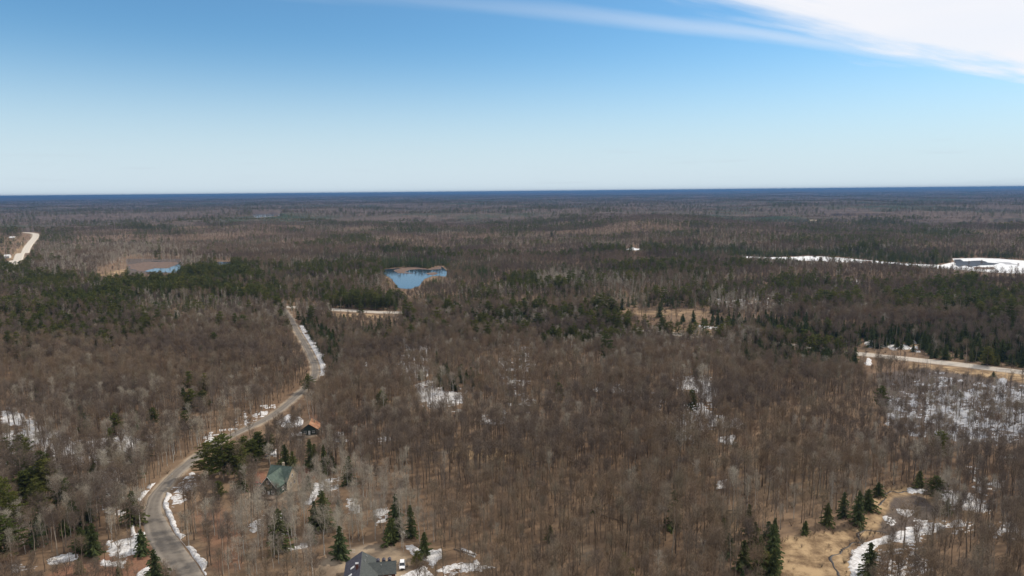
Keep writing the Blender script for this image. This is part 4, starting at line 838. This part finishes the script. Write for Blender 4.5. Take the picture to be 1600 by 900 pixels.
# brush and dead stems of the frozen swamp
sx = rng.uniform(150, 460, 26000); sy = rng.uniform(330, 480, 26000); sz_ = ground(sx, sy); sp_ = proj(sx, sy, sz_); ins = inpoly(sp_[0], sp_[1], WETZ[0][0]) & (road_dist(sx, sy) > 4)
dn = fbm(sx/14, sy/14, 95, 3); ins &= rng.random(26000) < ss(.35, .62, dn)*.55
B_ = np.column_stack([sx, sy, sz_, np.full(26000, 1), rng.uniform(.35, .9, 26000)])[ins]; tx, ty = rng.uniform(60, 170, 5000), rng.uniform(170, 290, 5000); tz = ground(tx, ty); tp_ = proj(tx, ty, tz); dm = sdist(tp_[0], tp_[1], MEADOW); kt = (np.abs(dm+1) < 7) & (rng.random(5000) < .5) | (dm < 0) & (rng.random(5000) < .05)
PTS['bush'].append(np.column_stack([tx, ty, tz, np.full(5000, 0), rng.uniform(.25, .7, 5000)])[kt])
half = rng.random(len(B_)) < .62
PTS['bush'].append(B_[half]); S_ = B_[~half]; S_[:, 4] = rng.uniform(.3, 1.0, len(S_)); PTS['snag'].append(S_)

def where(kind, px, x, y):
    rx = np.interp(y, np.sort(W1[:, 1]), W1[np.argsort(W1[:, 1]), 0]) if y < W1[:, 1].max() else -9e9
    if y < W1[:, 1].max() and x < rx: return 0
    if px < 640: return 1
    if px < 1180: return 2
    return 3
LM = [('the near road bend', 235, 800), ('the lower left snow patches', 150, 870), ('the large bright left pine', 60, 770), ('the snowy slope at far left', 70, 690), ('the isolated pine group', 305, 630), ('the roadside pine clump', 340, 720), ('the distant road crest', 480, 540), ('the far left hillside', 120, 560),
      ('the orange-roofed house', 485, 680), ('the green cottage', 435, 770), ('the grey house', 560, 860), ('the snowy yard', 700, 870), ('the pale round tree', 530, 770), ('the central snow patch', 690, 620), ('the small grassy opening', 740, 705), ('the bottom centre slope', 880, 840), ('the middle of the brown wood', 900, 730),
      ('the right-centre snow patches', 1100, 630), ('the lower right-centre slope', 1090, 820), ('the straw meadow', 1290, 840), ('the head of the meadow creek', 1410, 770), ('the bottom right snow channel', 1420, 860), ('the lower right corner', 1550, 850), ('the right-hand wood', 1500, 730), ('the brown slope right of centre', 1270, 700), ('the frozen swamp', 1450, 640), ('the right road', 1400, 560), ('the upper centre ridge', 800, 560), ('the snowy ground behind the right road', 1390, 530), ('the far end of the right road', 1570, 555), ('the dark roadside clump', 1260, 550), ('the upper left hillside', 300, 500), ('the beige marsh', 1050, 515), ('the upper right-centre woods', 980, 550)]
DESC = {'hardwood': 'brown leafless hardwood tree', 'maple': 'dark thin-crowned leafless tree', 'aspen': 'pale bare birch or aspen', 'pine': 'olive green pine', 'spruce': 'dark pointed spruce', 'snag': 'thin grey dead stem'}
med = {k: np.median([a[4] for a in near[k]]) for k in near if near[k]}
for k in DESC:
    for (x, y, z, l, s, px) in near[k]:
        _, py_, _ = proj(x, y, z); li = int(np.argmin([(px-a)**2+((py_-b)*1.6)**2 for _, a, b in LM])); lm = LM[li][0]
        szw = 'tall' if s > med[k]*1.12 else ('small' if s < med[k]*.88 else 'medium-sized'); sd_ = 'left of' if px < LM[li][1]-25 else ('right of' if px > LM[li][1]+25 else 'close to')
        copy_tree(k, int(rng.integers(len(KINDS[k][0]))), (x, y, z), rng.uniform(0, 6.28), s, NAMES[k][0], '%s %s standing %s %s' % (szw, DESC[k], sd_, lm), NAMES[k][1], '%s near %s' % ({'birch': 'birches'}.get(NAMES[k][1], NAMES[k][1]+'s'), lm))

def scatter(name, A, kind, label):
    protos = bpy.data.collections.new(name+'_shapes'); start = {}; i = 0
    for lod in (0, 1, 2):
        start[lod] = i
        for (_, _, j) in KINDS[kind][lod]:
            o = bpy.data.objects.new('shape_%02d' % i, j); protos.objects.link(o); i += 1
    n = len(A); lod = A[:, 3].astype(int); nv = np.array([len(KINDS[kind][q]) for q in (0, 1, 2)])
    idx = np.array([start[0], start[1], start[2]])[lod]+(rng.random(n)*nv[lod]).astype(int)
    me = bpy.data.meshes.new(name); me.vertices.add(n); me.vertices.foreach_set('co', A[:, :3].astype(np.float32).ravel())
    a = me.attributes.new('pick', 'INT', 'POINT'); a.data.foreach_set('value', idx.astype(np.int32))
    rot = np.column_stack([rng.normal(0, .03, n), rng.normal(0, .03, n), rng.uniform(0, 6.283, n)]).astype(np.float32)
    a = me.attributes.new('turn', 'FLOAT_VECTOR', 'POINT'); a.data.foreach_set('vector', rot.ravel())
    wv = rng.uniform(.85, 1.15, n); S = np.column_stack([A[:, 4]*wv, A[:, 4]*wv, A[:, 4]]).astype(np.float32)
    a = me.attributes.new('size', 'FLOAT_VECTOR', 'POINT'); a.data.foreach_set('vector', S.ravel())
    g = bpy.data.node_groups.new(name, 'GeometryNodeTree')
    g.interface.new_socket('Geometry', in_out='INPUT', socket_type='NodeSocketGeometry'); g.interface.new_socket('Geometry', in_out='OUTPUT', socket_type='NodeSocketGeometry')
    gi = g.nodes.new('NodeGroupInput'); go = g.nodes.new('NodeGroupOutput'); ip = g.nodes.new('GeometryNodeInstanceOnPoints'); ci = g.nodes.new('GeometryNodeCollectionInfo')
    ci.inputs['Collection'].default_value = protos; ci.inputs['Separate Children'].default_value = True; ci.inputs['Reset Children'].default_value = True
    ip.inputs['Pick Instance'].default_value = True
    def na(nm, ty):
        q = g.nodes.new('GeometryNodeInputNamedAttribute'); q.data_type = ty; q.inputs['Name'].default_value = nm; return q.outputs[0]
    e2r = g.nodes.new('FunctionNodeEulerToRotation'); g.links.new(na('turn', 'FLOAT_VECTOR'), e2r.inputs[0])
    g.links.new(gi.outputs[0], ip.inputs['Points']); g.links.new(ci.outputs[0], ip.inputs['Instance']); g.links.new(na('pick', 'INT'), ip.inputs['Instance Index'])
    g.links.new(e2r.outputs[0], ip.inputs['Rotation']); g.links.new(na('size', 'FLOAT_VECTOR'), ip.inputs['Scale']); g.links.new(ip.outputs[0], go.inputs[0])
    o = new_obj(name, me); md = o.modifiers.new('scatter', 'NODES'); md.node_group = g
    tag(o, label, None, None, 'stuff'); return o
for k, nm, lb in (('hardwood', 'hardwood_forest', 'brown leafless hardwood forest stretching to the distance'), ('maple', 'maple_stands', 'darker thin-crowned leafless stands within the forest'), ('aspen', 'birch_woodland', 'pale bare birch and aspen woodland scattered through the forest'), ('pine', 'pine_woodland', 'olive green pines massed in the forest'),
                  ('spruce', 'spruce_woodland', 'dark spruce stands in the forest'), ('snag', 'dead_stems', 'grey dead stems standing in the swamps'), ('bush', 'undergrowth', 'low leafless brush between the trees')):
    A = np.concatenate(PTS[k]) if PTS[k] else np.zeros((0, 5))
    if len(A): scatter(nm, A, k, lb)
    print(k, len(A), 'individuals', len(near[k]))

# ---- woods too far to tell the trees apart: the canopy itself, uneven as crowns are
def far_mat():
    m, t, b = mat('far_canopy', 1.0, .0); Lk = t.links.new
    tc = nd(t, 'ShaderNodeTexCoord')
    def noise(sc_, det, st, ro=.6):
        mp_ = nd(t, 'ShaderNodeMapping'); mp_.inputs['Scale'].default_value = st; Lk(tc.outputs['Object'], mp_.inputs[0])
        n = nd(t, 'ShaderNodeTexNoise', inp={'Scale': sc_, 'Detail': det, 'Roughness': ro}); Lk(mp_.outputs[0], n.inputs[0]); return n.outputs[0]
    def ramp(src, a, b_, p0, p1):
        r = nd(t, 'ShaderNodeValToRGB'); e = r.color_ramp.elements; e[0].position = p0; e[1].position = p1; e[0].color = (*a, 1); e[1].color = (*b_, 1); Lk(src, r.inputs[0]); return r
    br = ramp(noise(.03, 6, (1, 1, 1)), (.092, .073, .062), (.150, .118, .098), .35, .65)
    gr = ramp(noise(.04, 5, (1, 1, 1)), (.036, .050, .034), (.068, .084, .050), .35, .65)
    f = ramp(noise(.0016, 7, (1, .75, 1), .68), (0, 0, 0), (1, 1, 1), .50, .62)
    mx = nd(t, 'ShaderNodeMix', data_type='RGBA'); Lk(f.outputs[0], mx.inputs[0]); Lk(br.outputs[0], mx.inputs[6]); Lk(gr.outputs[0], mx.inputs[7])
    g2 = ramp(noise(.0011, 6, (1, .6, 1), .7), (0, 0, 0), (1, 1, 1), .695, .72)
    pale = nd(t, 'ShaderNodeMix', data_type='RGBA', inp={7: (.30, .27, .24, 1)}); Lk(g2.outputs[0], pale.inputs[0]); Lk(mx.outputs[2], pale.inputs[6])
    Lk(pale.outputs[2], b.inputs['Base Color']); return m
ft = np.linspace(-44, 44, 860)*PI/180; fr = np.geomspace(2700, 45500, 430); FT, FR = np.meshgrid(ft, fr)
FX = FR*np.sin(FT); FY = FR*np.cos(FT); fx = FX.ravel(); fy = FY.ravel()
fz = ground(fx, fy)+11+(fbm(fx/70, fy/70, 91, 3)-.5)*9+rng.uniform(-1.6, 1.6, fx.size)
fz = np.where(FR.ravel() < 2760, fz-14, fz)
for k, (P_, z) in LAKES.items():
    c_ = P_.mean(0); R_ = np.hypot(*(P_-c_).T).max(); m = np.where(np.hypot(fx-c_[0], fy-c_[1]) < R_+900)[0]
    if len(m):
        qx, qy, _ = proj(fx[m], fy[m], fz[m]); d_ = sdist(fx[m], fy[m], P_)
        poly = WATER[k][0]; ins = inpoly(qx, qy, poly) | (d_ < 15); fz[m[ins]] = z-3
fm = mesh_np('distant_forest', np.column_stack([fx, fy, fz]), [grid_faces(430, 860, False)[:, ::-1]], [far_mat()])
fo = new_obj('distant_forest', fm); tag(fo, 'distant brown and dark green forest canopy fading to blue at the horizon', None, None, 'stuff')

# ------------------------------------------------------------------ buildings
M['slate'] = noise_mat('grey_green_shingles', (.055, .062, .060), (.090, .098, .092), 1.2, detail=8, stretch=(1, 1, 6))
M['slate_shaded'] = noise_mat('shaded_shingles', (.055, .055, .070), (.085, .083, .100), 1.2, detail=8)  # same roof as slate, with the shade put into its colour
M['roof_green'] = noise_mat('grey_green_roof', (.070, .100, .082), (.115, .150, .125), 1.0, detail=8)
M['tan_roof'] = noise_mat('tan_roof', (.22, .15, .085), (.33, .23, .14), .8, detail=8)
M['orange_roof_lit'] = noise_mat('sunlit_orange_roof', (.38, .17, .09), (.48, .29, .18), .5, detail=8)  # orange of the house roof with sunlight put into the colour
M['siding_brown'] = noise_mat('red_brown_siding', (.12, .05, .035), (.17, .075, .05), .8, stretch=(.3, .3, 6))
M['siding_green'] = noise_mat('dark_green_siding', (.035, .055, .045), (.055, .075, .06), .8, stretch=(.3, .3, 6))
M['siding_tan'] = noise_mat('tan_siding', (.42, .34, .24), (.54, .45, .33), .8, stretch=(.3, .3, 6))
M['siding_white'] = noise_mat('white_siding', (.62, .62, .60), (.76, .76, .74), .8)
M['trim'] = noise_mat('white_trim', (.66, .66, .64), (.78, .78, .76), 2)
M['glass'] = water_mat('window_glass', (.03, .035, .04), .08, 0)
M['metal'] = noise_mat('vent_metal', (.3, .3, .3), (.45, .45, .45), 2, rough=.5)
M['dark'] = noise_mat('dark_rubber', (.02, .02, .02), (.035, .035, .035), 3)
M['wood'] = noise_mat('deck_wood', (.16, .12, .09), (.26, .20, .15), 1, stretch=(.3, 6, 1))
def gable_roof(pr, name, m, x0, x1, y0, y1, ze, zr, axis, oh=.4, th_=.18, label=None, split=None):
    """two roof slopes with thickness and overhang; axis: the ridge's direction"""
    u0, u1, a0, a1 = (x0, x1, y0, y1) if axis == 'y' else (y0, y1, x0, x1)
    mid = (u0+u1)/2; sl_ = (zr-ze)/(mid-u0); e0, e1 = u0-oh, u1+oh; zl = ze-oh*sl_; out = []
    for s, (ea, nm) in enumerate(((e0, 'roof_slope'), (e1, 'roof_slope'))):
        mb = MB(); prof = [(ea, zl), (mid, zr), (mid, zr+th_), (ea, zl+th_)]
        mb.prism(prof, a0-oh+(.003 if s else 0), a1+oh-(.003 if s else 0), axis)
        out.append(mb.build(nm, (split[s] if split else m), pr))
    mb = MB(); mb.prism([(mid-.14, zr+th_-.08), (mid+.14, zr+th_-.08), (mid, zr+th_+.07)], a0-oh-.01, a1+oh+.01, axis); mb.build('ridge_cap', (split[0] if split else m), pr)
    return out
def gable_walls(pr, m, x0, x1, y0, y1, zw, zr, axis, name='walls', z0=-.5):
    u0, u1, a0, a1 = (x0, x1, y0, y1) if axis == 'y' else (y0, y1, x0, x1)
    mb = MB(); mb.prism([(u0, z0), (u1, z0), (u1, zw-.03), ((u0+u1)/2, zr-.03), (u0, zw-.03)], a0, a1, axis); return mb.build(name, m, pr)
def window(pr, face, c, z, w_, h_, at_):
    """face 'y-': looks towards -y at y=at_; 'x+','x-','y+' alike"""
    s = 1 if face[1] == '+' else -1; f = MB(); g = MB(); d = .07
    def bx(mb, u0, u1, z0, z1, d0, d1):
        a, b = sorted((at_+s*d0, at_+s*d1))
        mb.box(u0, u1, a, b, z0, z1) if face[0] == 'y' else mb.box(a, b, u0, u1, z0, z1)
    u0, u1 = c-w_/2, c+w_/2; t_ = .09
    bx(f, u0, u0+t_, z, z+h_, -.02, d); bx(f, u1-t_, u1, z, z+h_, -.02, d); bx(f, u0+t_, u1-t_, z, z+t_, -.02, d); bx(f, u0+t_, u1-t_, z+h_-t_, z+h_, -.02, d)
    bx(f, c-.03, c+.03, z+t_, z+h_-t_, -.02, d*.8)
    o = f.build('window', M['trim'], pr); bx(g, u0+t_, u1-t_, z+t_, z+h_-t_, -.02, .02); g.build('pane', M['glass'], o)
    sl_ = MB(); bx(sl_, u0-.08, u1+.08, z-.08, z, -.02, d+.06); sl_.build('sill', M['trim'], o); return o
def door(pr, face, c, w_, h_, at_, m, name='door'):
    s = 1 if face[1] == '+' else -1; f = MB(); a, b = sorted((at_-s*.02, at_+s*.07))
    f.box(c-w_/2, c+w_/2, a, b, 0, h_) if face[0] == 'y' else f.box(a, b, c-w_/2, c+w_/2, 0, h_)
    o = f.build(name, m, pr)
    if name == 'garage_door':
        for i in range(1, 4):
            g = MB(); zz_ = h_*i/4; g.box(c-w_/2+.05, c+w_/2-.05, a-.02, a+.03, zz_-.03, zz_+.03); g.build('panel_rail', m, o)
    else:
        g = MB(); a2 = at_+s*.07
        q0, q1 = sorted((a2, a2+s*.06)); g.box(c+w_/2-.18, c+w_/2-.08, q0, q1, .95, 1.05) if face[0] == 'y' else g.box(q0, q1, c+w_/2-.18, c+w_/2-.08, .95, 1.05); g.build('handle', M['metal'], o)
    return o
# grey house at the bottom edge
hx, hy, hz_ = HA
e = empty('house', (hx, hy, hz_), math.radians(9)); tag(e, 'grey-roofed house with a garage wing at the bottom edge beside the parked car', 'house')
gable_walls(e, M['siding_brown'], -4.9, 4.9, -15, 0, 3.0, 6.2, 'y'); gable_roof(e, 'roof', None, -4.9, 4.9, -15, 0, 3.0, 6.2, 'y', split=(M['slate_shaded'], M['slate']))  # left slope coloured darker for shade, right slope for sun
gable_walls(e, M['siding_brown'], 4.9, 10.6, -8.2, -2.2, 2.8, 5.0, 'x', 'garage_walls'); gable_roof(e, 'roof', M['slate'], 2.6, 10.6, -8.2, -2.2, 2.8, 5.0, 'x')
window(e, 'y-', 6.3, 1.0, 1.3, 1.2, -8.2); door(e, 'y-', 8.9, 1.0, 2.1, -8.2, M['trim']); door(e, 'x+', -5.2, 4.4, 2.3, 10.6, M['siding_white'], 'garage_door')
for yy in (-11.5, -14): window(e, 'x+', yy, 1.0, 1.4, 1.2, 4.9)
for yy in (-3, -7, -11.5): window(e, 'x-', yy, 1.0, 1.4, 1.2, -4.9)
window(e, 'y-', -2.4, 1.0, 1.5, 1.3, -15); window(e, 'y-', 2.4, 1.0, 1.5, 1.3, -15)
for i, xx in enumerate((5.2, 7.0, 8.8)):
    d_ = MB(); d_.prism([(xx-.55, 4.45), (xx+.55, 4.45), (xx+.55, 5.25), (xx, 5.62), (xx-.55, 5.25)], -4.7, -3.3, 'y'); o = d_.build('dormer', M['slate_shaded'], e)
for (xx, yy) in ((-2.6, -6.4), (-3.1, -10.2)):
    zz_ = 3+(6.2-3)*(1-abs(xx)/4.9)+.2; d_ = MB(); d_.prism([(xx-.55, zz_-.36), (xx+.55, zz_+.36), (xx+.5, zz_+.5), (xx-.6, zz_-.22)], yy-.5, yy+.5, 'y'); o = d_.build('skylight', M['trim'], e)
    g_ = MB(); g_.prism([(xx-.42, zz_-.16), (xx+.4, zz_+.38), (xx+.39, zz_+.42), (xx-.43, zz_-.12)], yy-.38, yy+.38, 'y'); g_.build('pane', M['glass'], o)
for (xx, yy) in ((1.2, -4.8), (6.2, -6.0), (1.6, -1.6)):
    zz_ = (3+(6.2-3)*(1-xx/4.9)) if xx < 4 else 4.0; MB().cyl((xx, yy), .12, zz_, zz_+.75, 'z', 10).build('vent_pipe', M['metal'], e)
ch = MB().box(-1.4, -.6, -9.2, -8.4, 5.0, 7.4).build('chimney', M['siding_brown'], e); MB().box(-1.5, -.5, -9.3, -8.3, 7.4, 7.55).build('chimney_cap', M['metal'], ch)
MB().box(4.95, 8.2, -12.5, -8.9, -.3, .35).build('deck', M['wood'], e)
# green house in the trees
hx, hy, hz_ = HB
e = empty('house', (hx, hy, hz_), math.radians(-14)); tag(e, 'dark green cottage with steep cross-gabled roof in the trees right of the road', 'house')
gable_walls(e, M['siding_green'], -4.6, 4.6, 1.5, 9.5, 4.2, 8.6, 'x', 'walls'); gable_roof(e, 'roof', M['roof_green'], -4.6, 4.6, 1.5, 9.5, 4.2, 8.6, 'x', .45)
gable_walls(e, M['siding_green'], -3.6, 3.6, -4.5, 3.5, 4.0, 8.2, 'y', 'front_gable_wall'); gable_roof(e, 'roof', M['roof_green'], -3.6, 3.6, -4.5, 4.5, 4.0, 8.2, 'y', .45)
mb = MB(); mb.prism([(1.5, -.4), (9.5, -.4), (9.5, 4.2), (5.5, 8.5), (1.5, 4.2)], 4.605, 4.68, 'x'); mb.build('end_wall', M['siding_tan'], e)
for s in (-1, 1):      # white verge boards of the front gable
    mb = MB(); mb.prism([(s*4.07, 3.42), (s*4.07, 3.64), (0, 8.42), (0, 8.18)], -5.0, -4.955, 'y'); mb.build('verge_board', M['trim'], e)
window(e, 'y-', 0, 5.2, 1.1, 1.4, -4.5); window(e, 'y-', -1.9, 1.2, 1.3, 1.3, -4.5); window(e, 'y-', 1.9, 1.2, 1.3, 1.3, -4.5); door(e, 'y-', 0, 1.0, 2.1, -4.5, M['trim'])
window(e, 'x+', 4, 1.2, 1.2, 1.3, 4.68); window(e, 'x+', 7, 1.2, 1.2, 1.3, 4.68); window(e, 'x+', 5.5, 4.6, 1.0, 1.2, 4.68); window(e, 'x-', 4, 1.2, 1.2, 1.3, -4.6); window(e, 'x-', 0, 1.2, 1.2, 1.3, -3.6); window(e, 'x+', 0, 1.2, 1.2, 1.3, 3.6)
MB().box(-.4, .4, 6.4, 7.2, 7.2, 9.7).build('chimney', M['siding_tan'], e); MB().box(-4.6, 4.2, -8.0, -4.52, -.3, .8).build('deck', M['wood'], e)
# orange-roofed house further up the road
hx, hy, hz_ = HC
e = empty('house', (hx, hy, hz_), math.radians(8)); tag(e, 'small house with tan and orange roof beside the gravel road', 'house')
gable_walls(e, M['siding_green'], -4.2, 4.2, -3.2, 5.2, 2.9, 5.7, 'y'); gable_roof(e, 'roof', None, -4.2, 4.2, -3.2, 5.2, 2.9, 5.7, 'y', .6, split=(M['tan_roof'], M['orange_roof_lit']))  # sun and shade in the roof colour: tan shaded slope, orange lit slope
window(e, 'y-', -2, 1.0, 1.2, 1.1, -3.2); window(e, 'y-', 2, 1.0, 1.2, 1.1, -3.2); door(e, 'y-', 0, 1.0, 2.1, -3.2, M['trim']); window(e, 'x+', 1, 1.0, 1.2, 1.1, 4.2); window(e, 'x-', 1, 1.0, 1.2, 1.1, -4.2)
MB().box(1.6, 2.2, 2.0, 2.6, 4.0, 6.3).build('chimney', M['siding_tan'], e)
def small_house(p, wd, dp, hw, hr, rz, wall, roof, label, name='house', cat='house'):
    x, y = at(*p); e = empty(name, (x, y, g1(x, y)), rz); tag(e, label, cat)
    gable_walls(e, wall, -wd/2, wd/2, -dp/2, dp/2, hw, hr, 'x', z0=-1.5); gable_roof(e, 'roof', roof, -wd/2, wd/2, -dp/2, dp/2, hw, hr, 'x', .35)
    if wd > 5:
        for u in (-wd*.28, wd*.28): window(e, 'y-', u, 1.1, 1.5, 1.2, -dp/2)
    door(e, 'y-', 0, 1.0, 2.0, -dp/2, M['dark']); return e
x_, y_ = at(464, 684)
small_house((464, 685), 4.2, 3.4, 2.0, 2.9, .2, M['siding_green'], M['siding_white'], 'tiny shed with pale roof left below the orange-roofed house', 'shed', 'shed')
small_house((20, 374), 15, 9, 5, 8, .1, M['siding_tan'], M['siding_white'], 'long pale-roofed building in trees left of the highway')
small_house((23, 362), 16, 10, 6, 9, -.2, M['siding_white'], M['siding_white'], 'bright white building beyond the left end of the highway')
small_house((30, 382), 11, 8, 5, 8, .3, M['siding_tan'], M['tan_roof'], 'brownish house on the left side of the highway')
small_house((12, 403), 10, 8, 4, 7, .2, M['siding_white'], M['siding_white'], 'white house at the near left end of the highway')
small_house((378, 456), 11, 7, 3.5, 6, .2, M['siding_tan'], M['tan_roof'], 'small tan cabin among the green pines on the left')
small_house((1270, 348), 26, 14, 6, 11, .1, M['siding_tan'], M['siding_tan'], 'tiny beige building far off at the right before the frozen lake')

# ------------------------------------------------------------------ vehicles
def paint(name, c): return noise_mat(name, c, tuple(x*1.05 for x in c), .5, rough=.25, spec=.6)
def suv(loc, rz, pm, label):
    """x across, front towards -y"""
    e = empty('parked_car', loc, rz); tag(e, label, 'car')
    b = MB(); b.prism([(-2.28, .42), (2.25, .42), (2.3, .95), (2.22, 1.08), (-1.15, 1.08), (-2.1, .95), (-2.3, .75)], -.92, .92, 'x'); b.build('body', pm, e, .05)
    c = MB(); P = [(-.86, -1.15, 1.05), (.86, -1.15, 1.05), (.88, 2.1, 1.05), (-.88, 2.1, 1.05), (-.68, -.35, 1.66), (.68, -.35, 1.66), (.7, 1.85, 1.68), (-.7, 1.85, 1.68)]
    c.poly(P, [(0, 1, 2, 3), (4, 7, 6, 5), (0, 4, 5, 1), (1, 5, 6, 2), (2, 6, 7, 3), (3, 7, 4, 0)]); c.build('cabin', M['glass'], e, .02)
    MB().box(-.68, .68, -.3, 1.85, 1.665, 1.74).build('roof', pm, e, .02)
    for sx in (-1, 1):
        MB().poly([(sx*.885, 2.12, 1.07), (sx*.885, 1.9, 1.07), (sx*.715, 1.72, 1.69), (sx*.715, 1.9, 1.69), (sx*.80, 2.12, 1.07), (sx*.80, 1.9, 1.07), (sx*.65, 1.72, 1.69), (sx*.65, 1.9, 1.69)], [(0, 1, 2, 3), (4, 7, 6, 5), (0, 3, 7, 4), (1, 5, 6, 2), (0, 4, 5, 1), (3, 2, 6, 7)]).build('rear_pillar', pm, e)
        MB().box(min(sx*.92, sx*1.1), max(sx*.92, sx*1.1), -.95, -.78, 1.08, 1.24).build('mirror', pm, e, .02)
        MB().box(min(sx*.5, sx*.82), max(sx*.5, sx*.82), -2.33, -2.2, .72, .88).build('headlight', M['trim'], e, .02)
        MB().box(min(sx*.6, sx*.86), max(sx*.6, sx*.86), 2.26, 2.34, .75, .98).build('tail_light', M['siding_brown'], e, .01)
        for yy in (-1.42, 1.4):
            a0, a1 = sorted((sx*.72, sx*.95)); w_ = MB().cyl((yy, .36), .36, a0, a1, 'x', 18).build('wheel', M['dark'], e, .02); a0, a1 = sorted((sx*.93, sx*.965)); MB().cyl((yy, .36), .22, a0, a1, 'x', 12).build('rim', M['metal'], w_)
    MB().box(-.86, .86, -2.36, -2.24, .40, .60).build('bumper', M['dark'], e, .02); MB().box(-.45, .45, -2.35, -2.27, .66, .84).build('grille', M['dark'], e, .01)
    return e
x_, y_ = at(628.5, 886); suv((x_, y_, g1(x_, y_)), .15, paint('white_paint', (.78, .78, .78)), 'white car with dark windscreen parked in the yard of the grey house')
x_, y_ = at(404, 760); suv((x_, y_, g1(x_, y_)), 1.1, paint('red_paint', (.45, .03, .02)), 'red car partly hidden on the reddish drive by the green house')
x_, y_ = at(636, 886); copy_tree('bush', 1, (x_, y_, g1(x_, y_)), 1, .75, 'bush_stand_in', 'leafless bush shape for an unclear red-brown thing beside the white car', 'bush')  # bush shape stands in for an unclear red-brown thing by the car
x_, y_ = at(269, 746); e = empty('marker_post', (x_, y_, g1(x_, y_))); tag(e, 'short pale post on the verge above the road bend', 'post')
MB().cyl((0, 0), .12, -.3, 1.9, 'z', 8).build('post', M['siding_tan'], e); MB().box(-.2, .2, -.16, -.121, 1.3, 1.8).build('plate', M['siding_white'], e)
LOGS = [((726, 864), 9, -.55, 'fallen dark log with snow on it right of the yard'), ((960, 812), 11, -.7, 'fallen trunk on the brown slope at lower centre'), ((1008, 765), 10, -.35, 'fallen trunk among trees at centre right'), ((840, 722), 12, -.12, 'fallen trunk lying across the central wood'), ((875, 768), 9, -.2, 'short fallen trunk at the lower centre'), ((1150, 798), 8, .1, 'fallen dark trunk near the bottom right wood')]
for p, ln, rz, lb in LOGS:
    x, y = at(*p); e = empty('fallen_log', (x, y, g1(x, y)+.2), rz); tag(e, lb, 'log')
    T = TM(); T.tube([Vector((-ln/2, 0, 0)), Vector((0, .15, .1)), Vector((ln/2, 0, .15))], [.28, .22, .1], 8); new_obj('trunk', T.mesh('log', M['bark']), e)
    T = TM(); [T.twig(Vector((ln*random.uniform(.1, .5), 0, .1)), Vector((ln*random.uniform(.2, .6), random.uniform(-1.4, 1.4), random.uniform(.2, 1.6))), .08) for _ in range(14)]; new_obj('branches', T.mesh('limbs', M['bark']), e)

# ------------------------------------------------------------------ haze
hm = bpy.data.materials.new('haze'); hm.use_nodes = True; hm.node_tree.nodes.clear()
pv = nd(hm.node_tree, 'ShaderNodeVolumePrincipled'); pv.inputs['Color'].default_value = (.10, .23, .46, 1); pv.inputs['Density'].default_value = 7.0e-5; pv.inputs['Anisotropy'].default_value = .2
ho = nd(hm.node_tree, 'ShaderNodeOutputMaterial'); hm.node_tree.links.new(pv.outputs[0], ho.inputs['Volume'])
top = max(float(GZ.max())+28, CAM_Z+12); low_ = float(GZ.min())-2
MBH = MB().box(-47000, 47000, -47000, 47000, low_, top); hb = MBH.build('haze', hm); hb['kind'] = 'stuff'; hb['label'] = 'thin blue air haze over the forest'
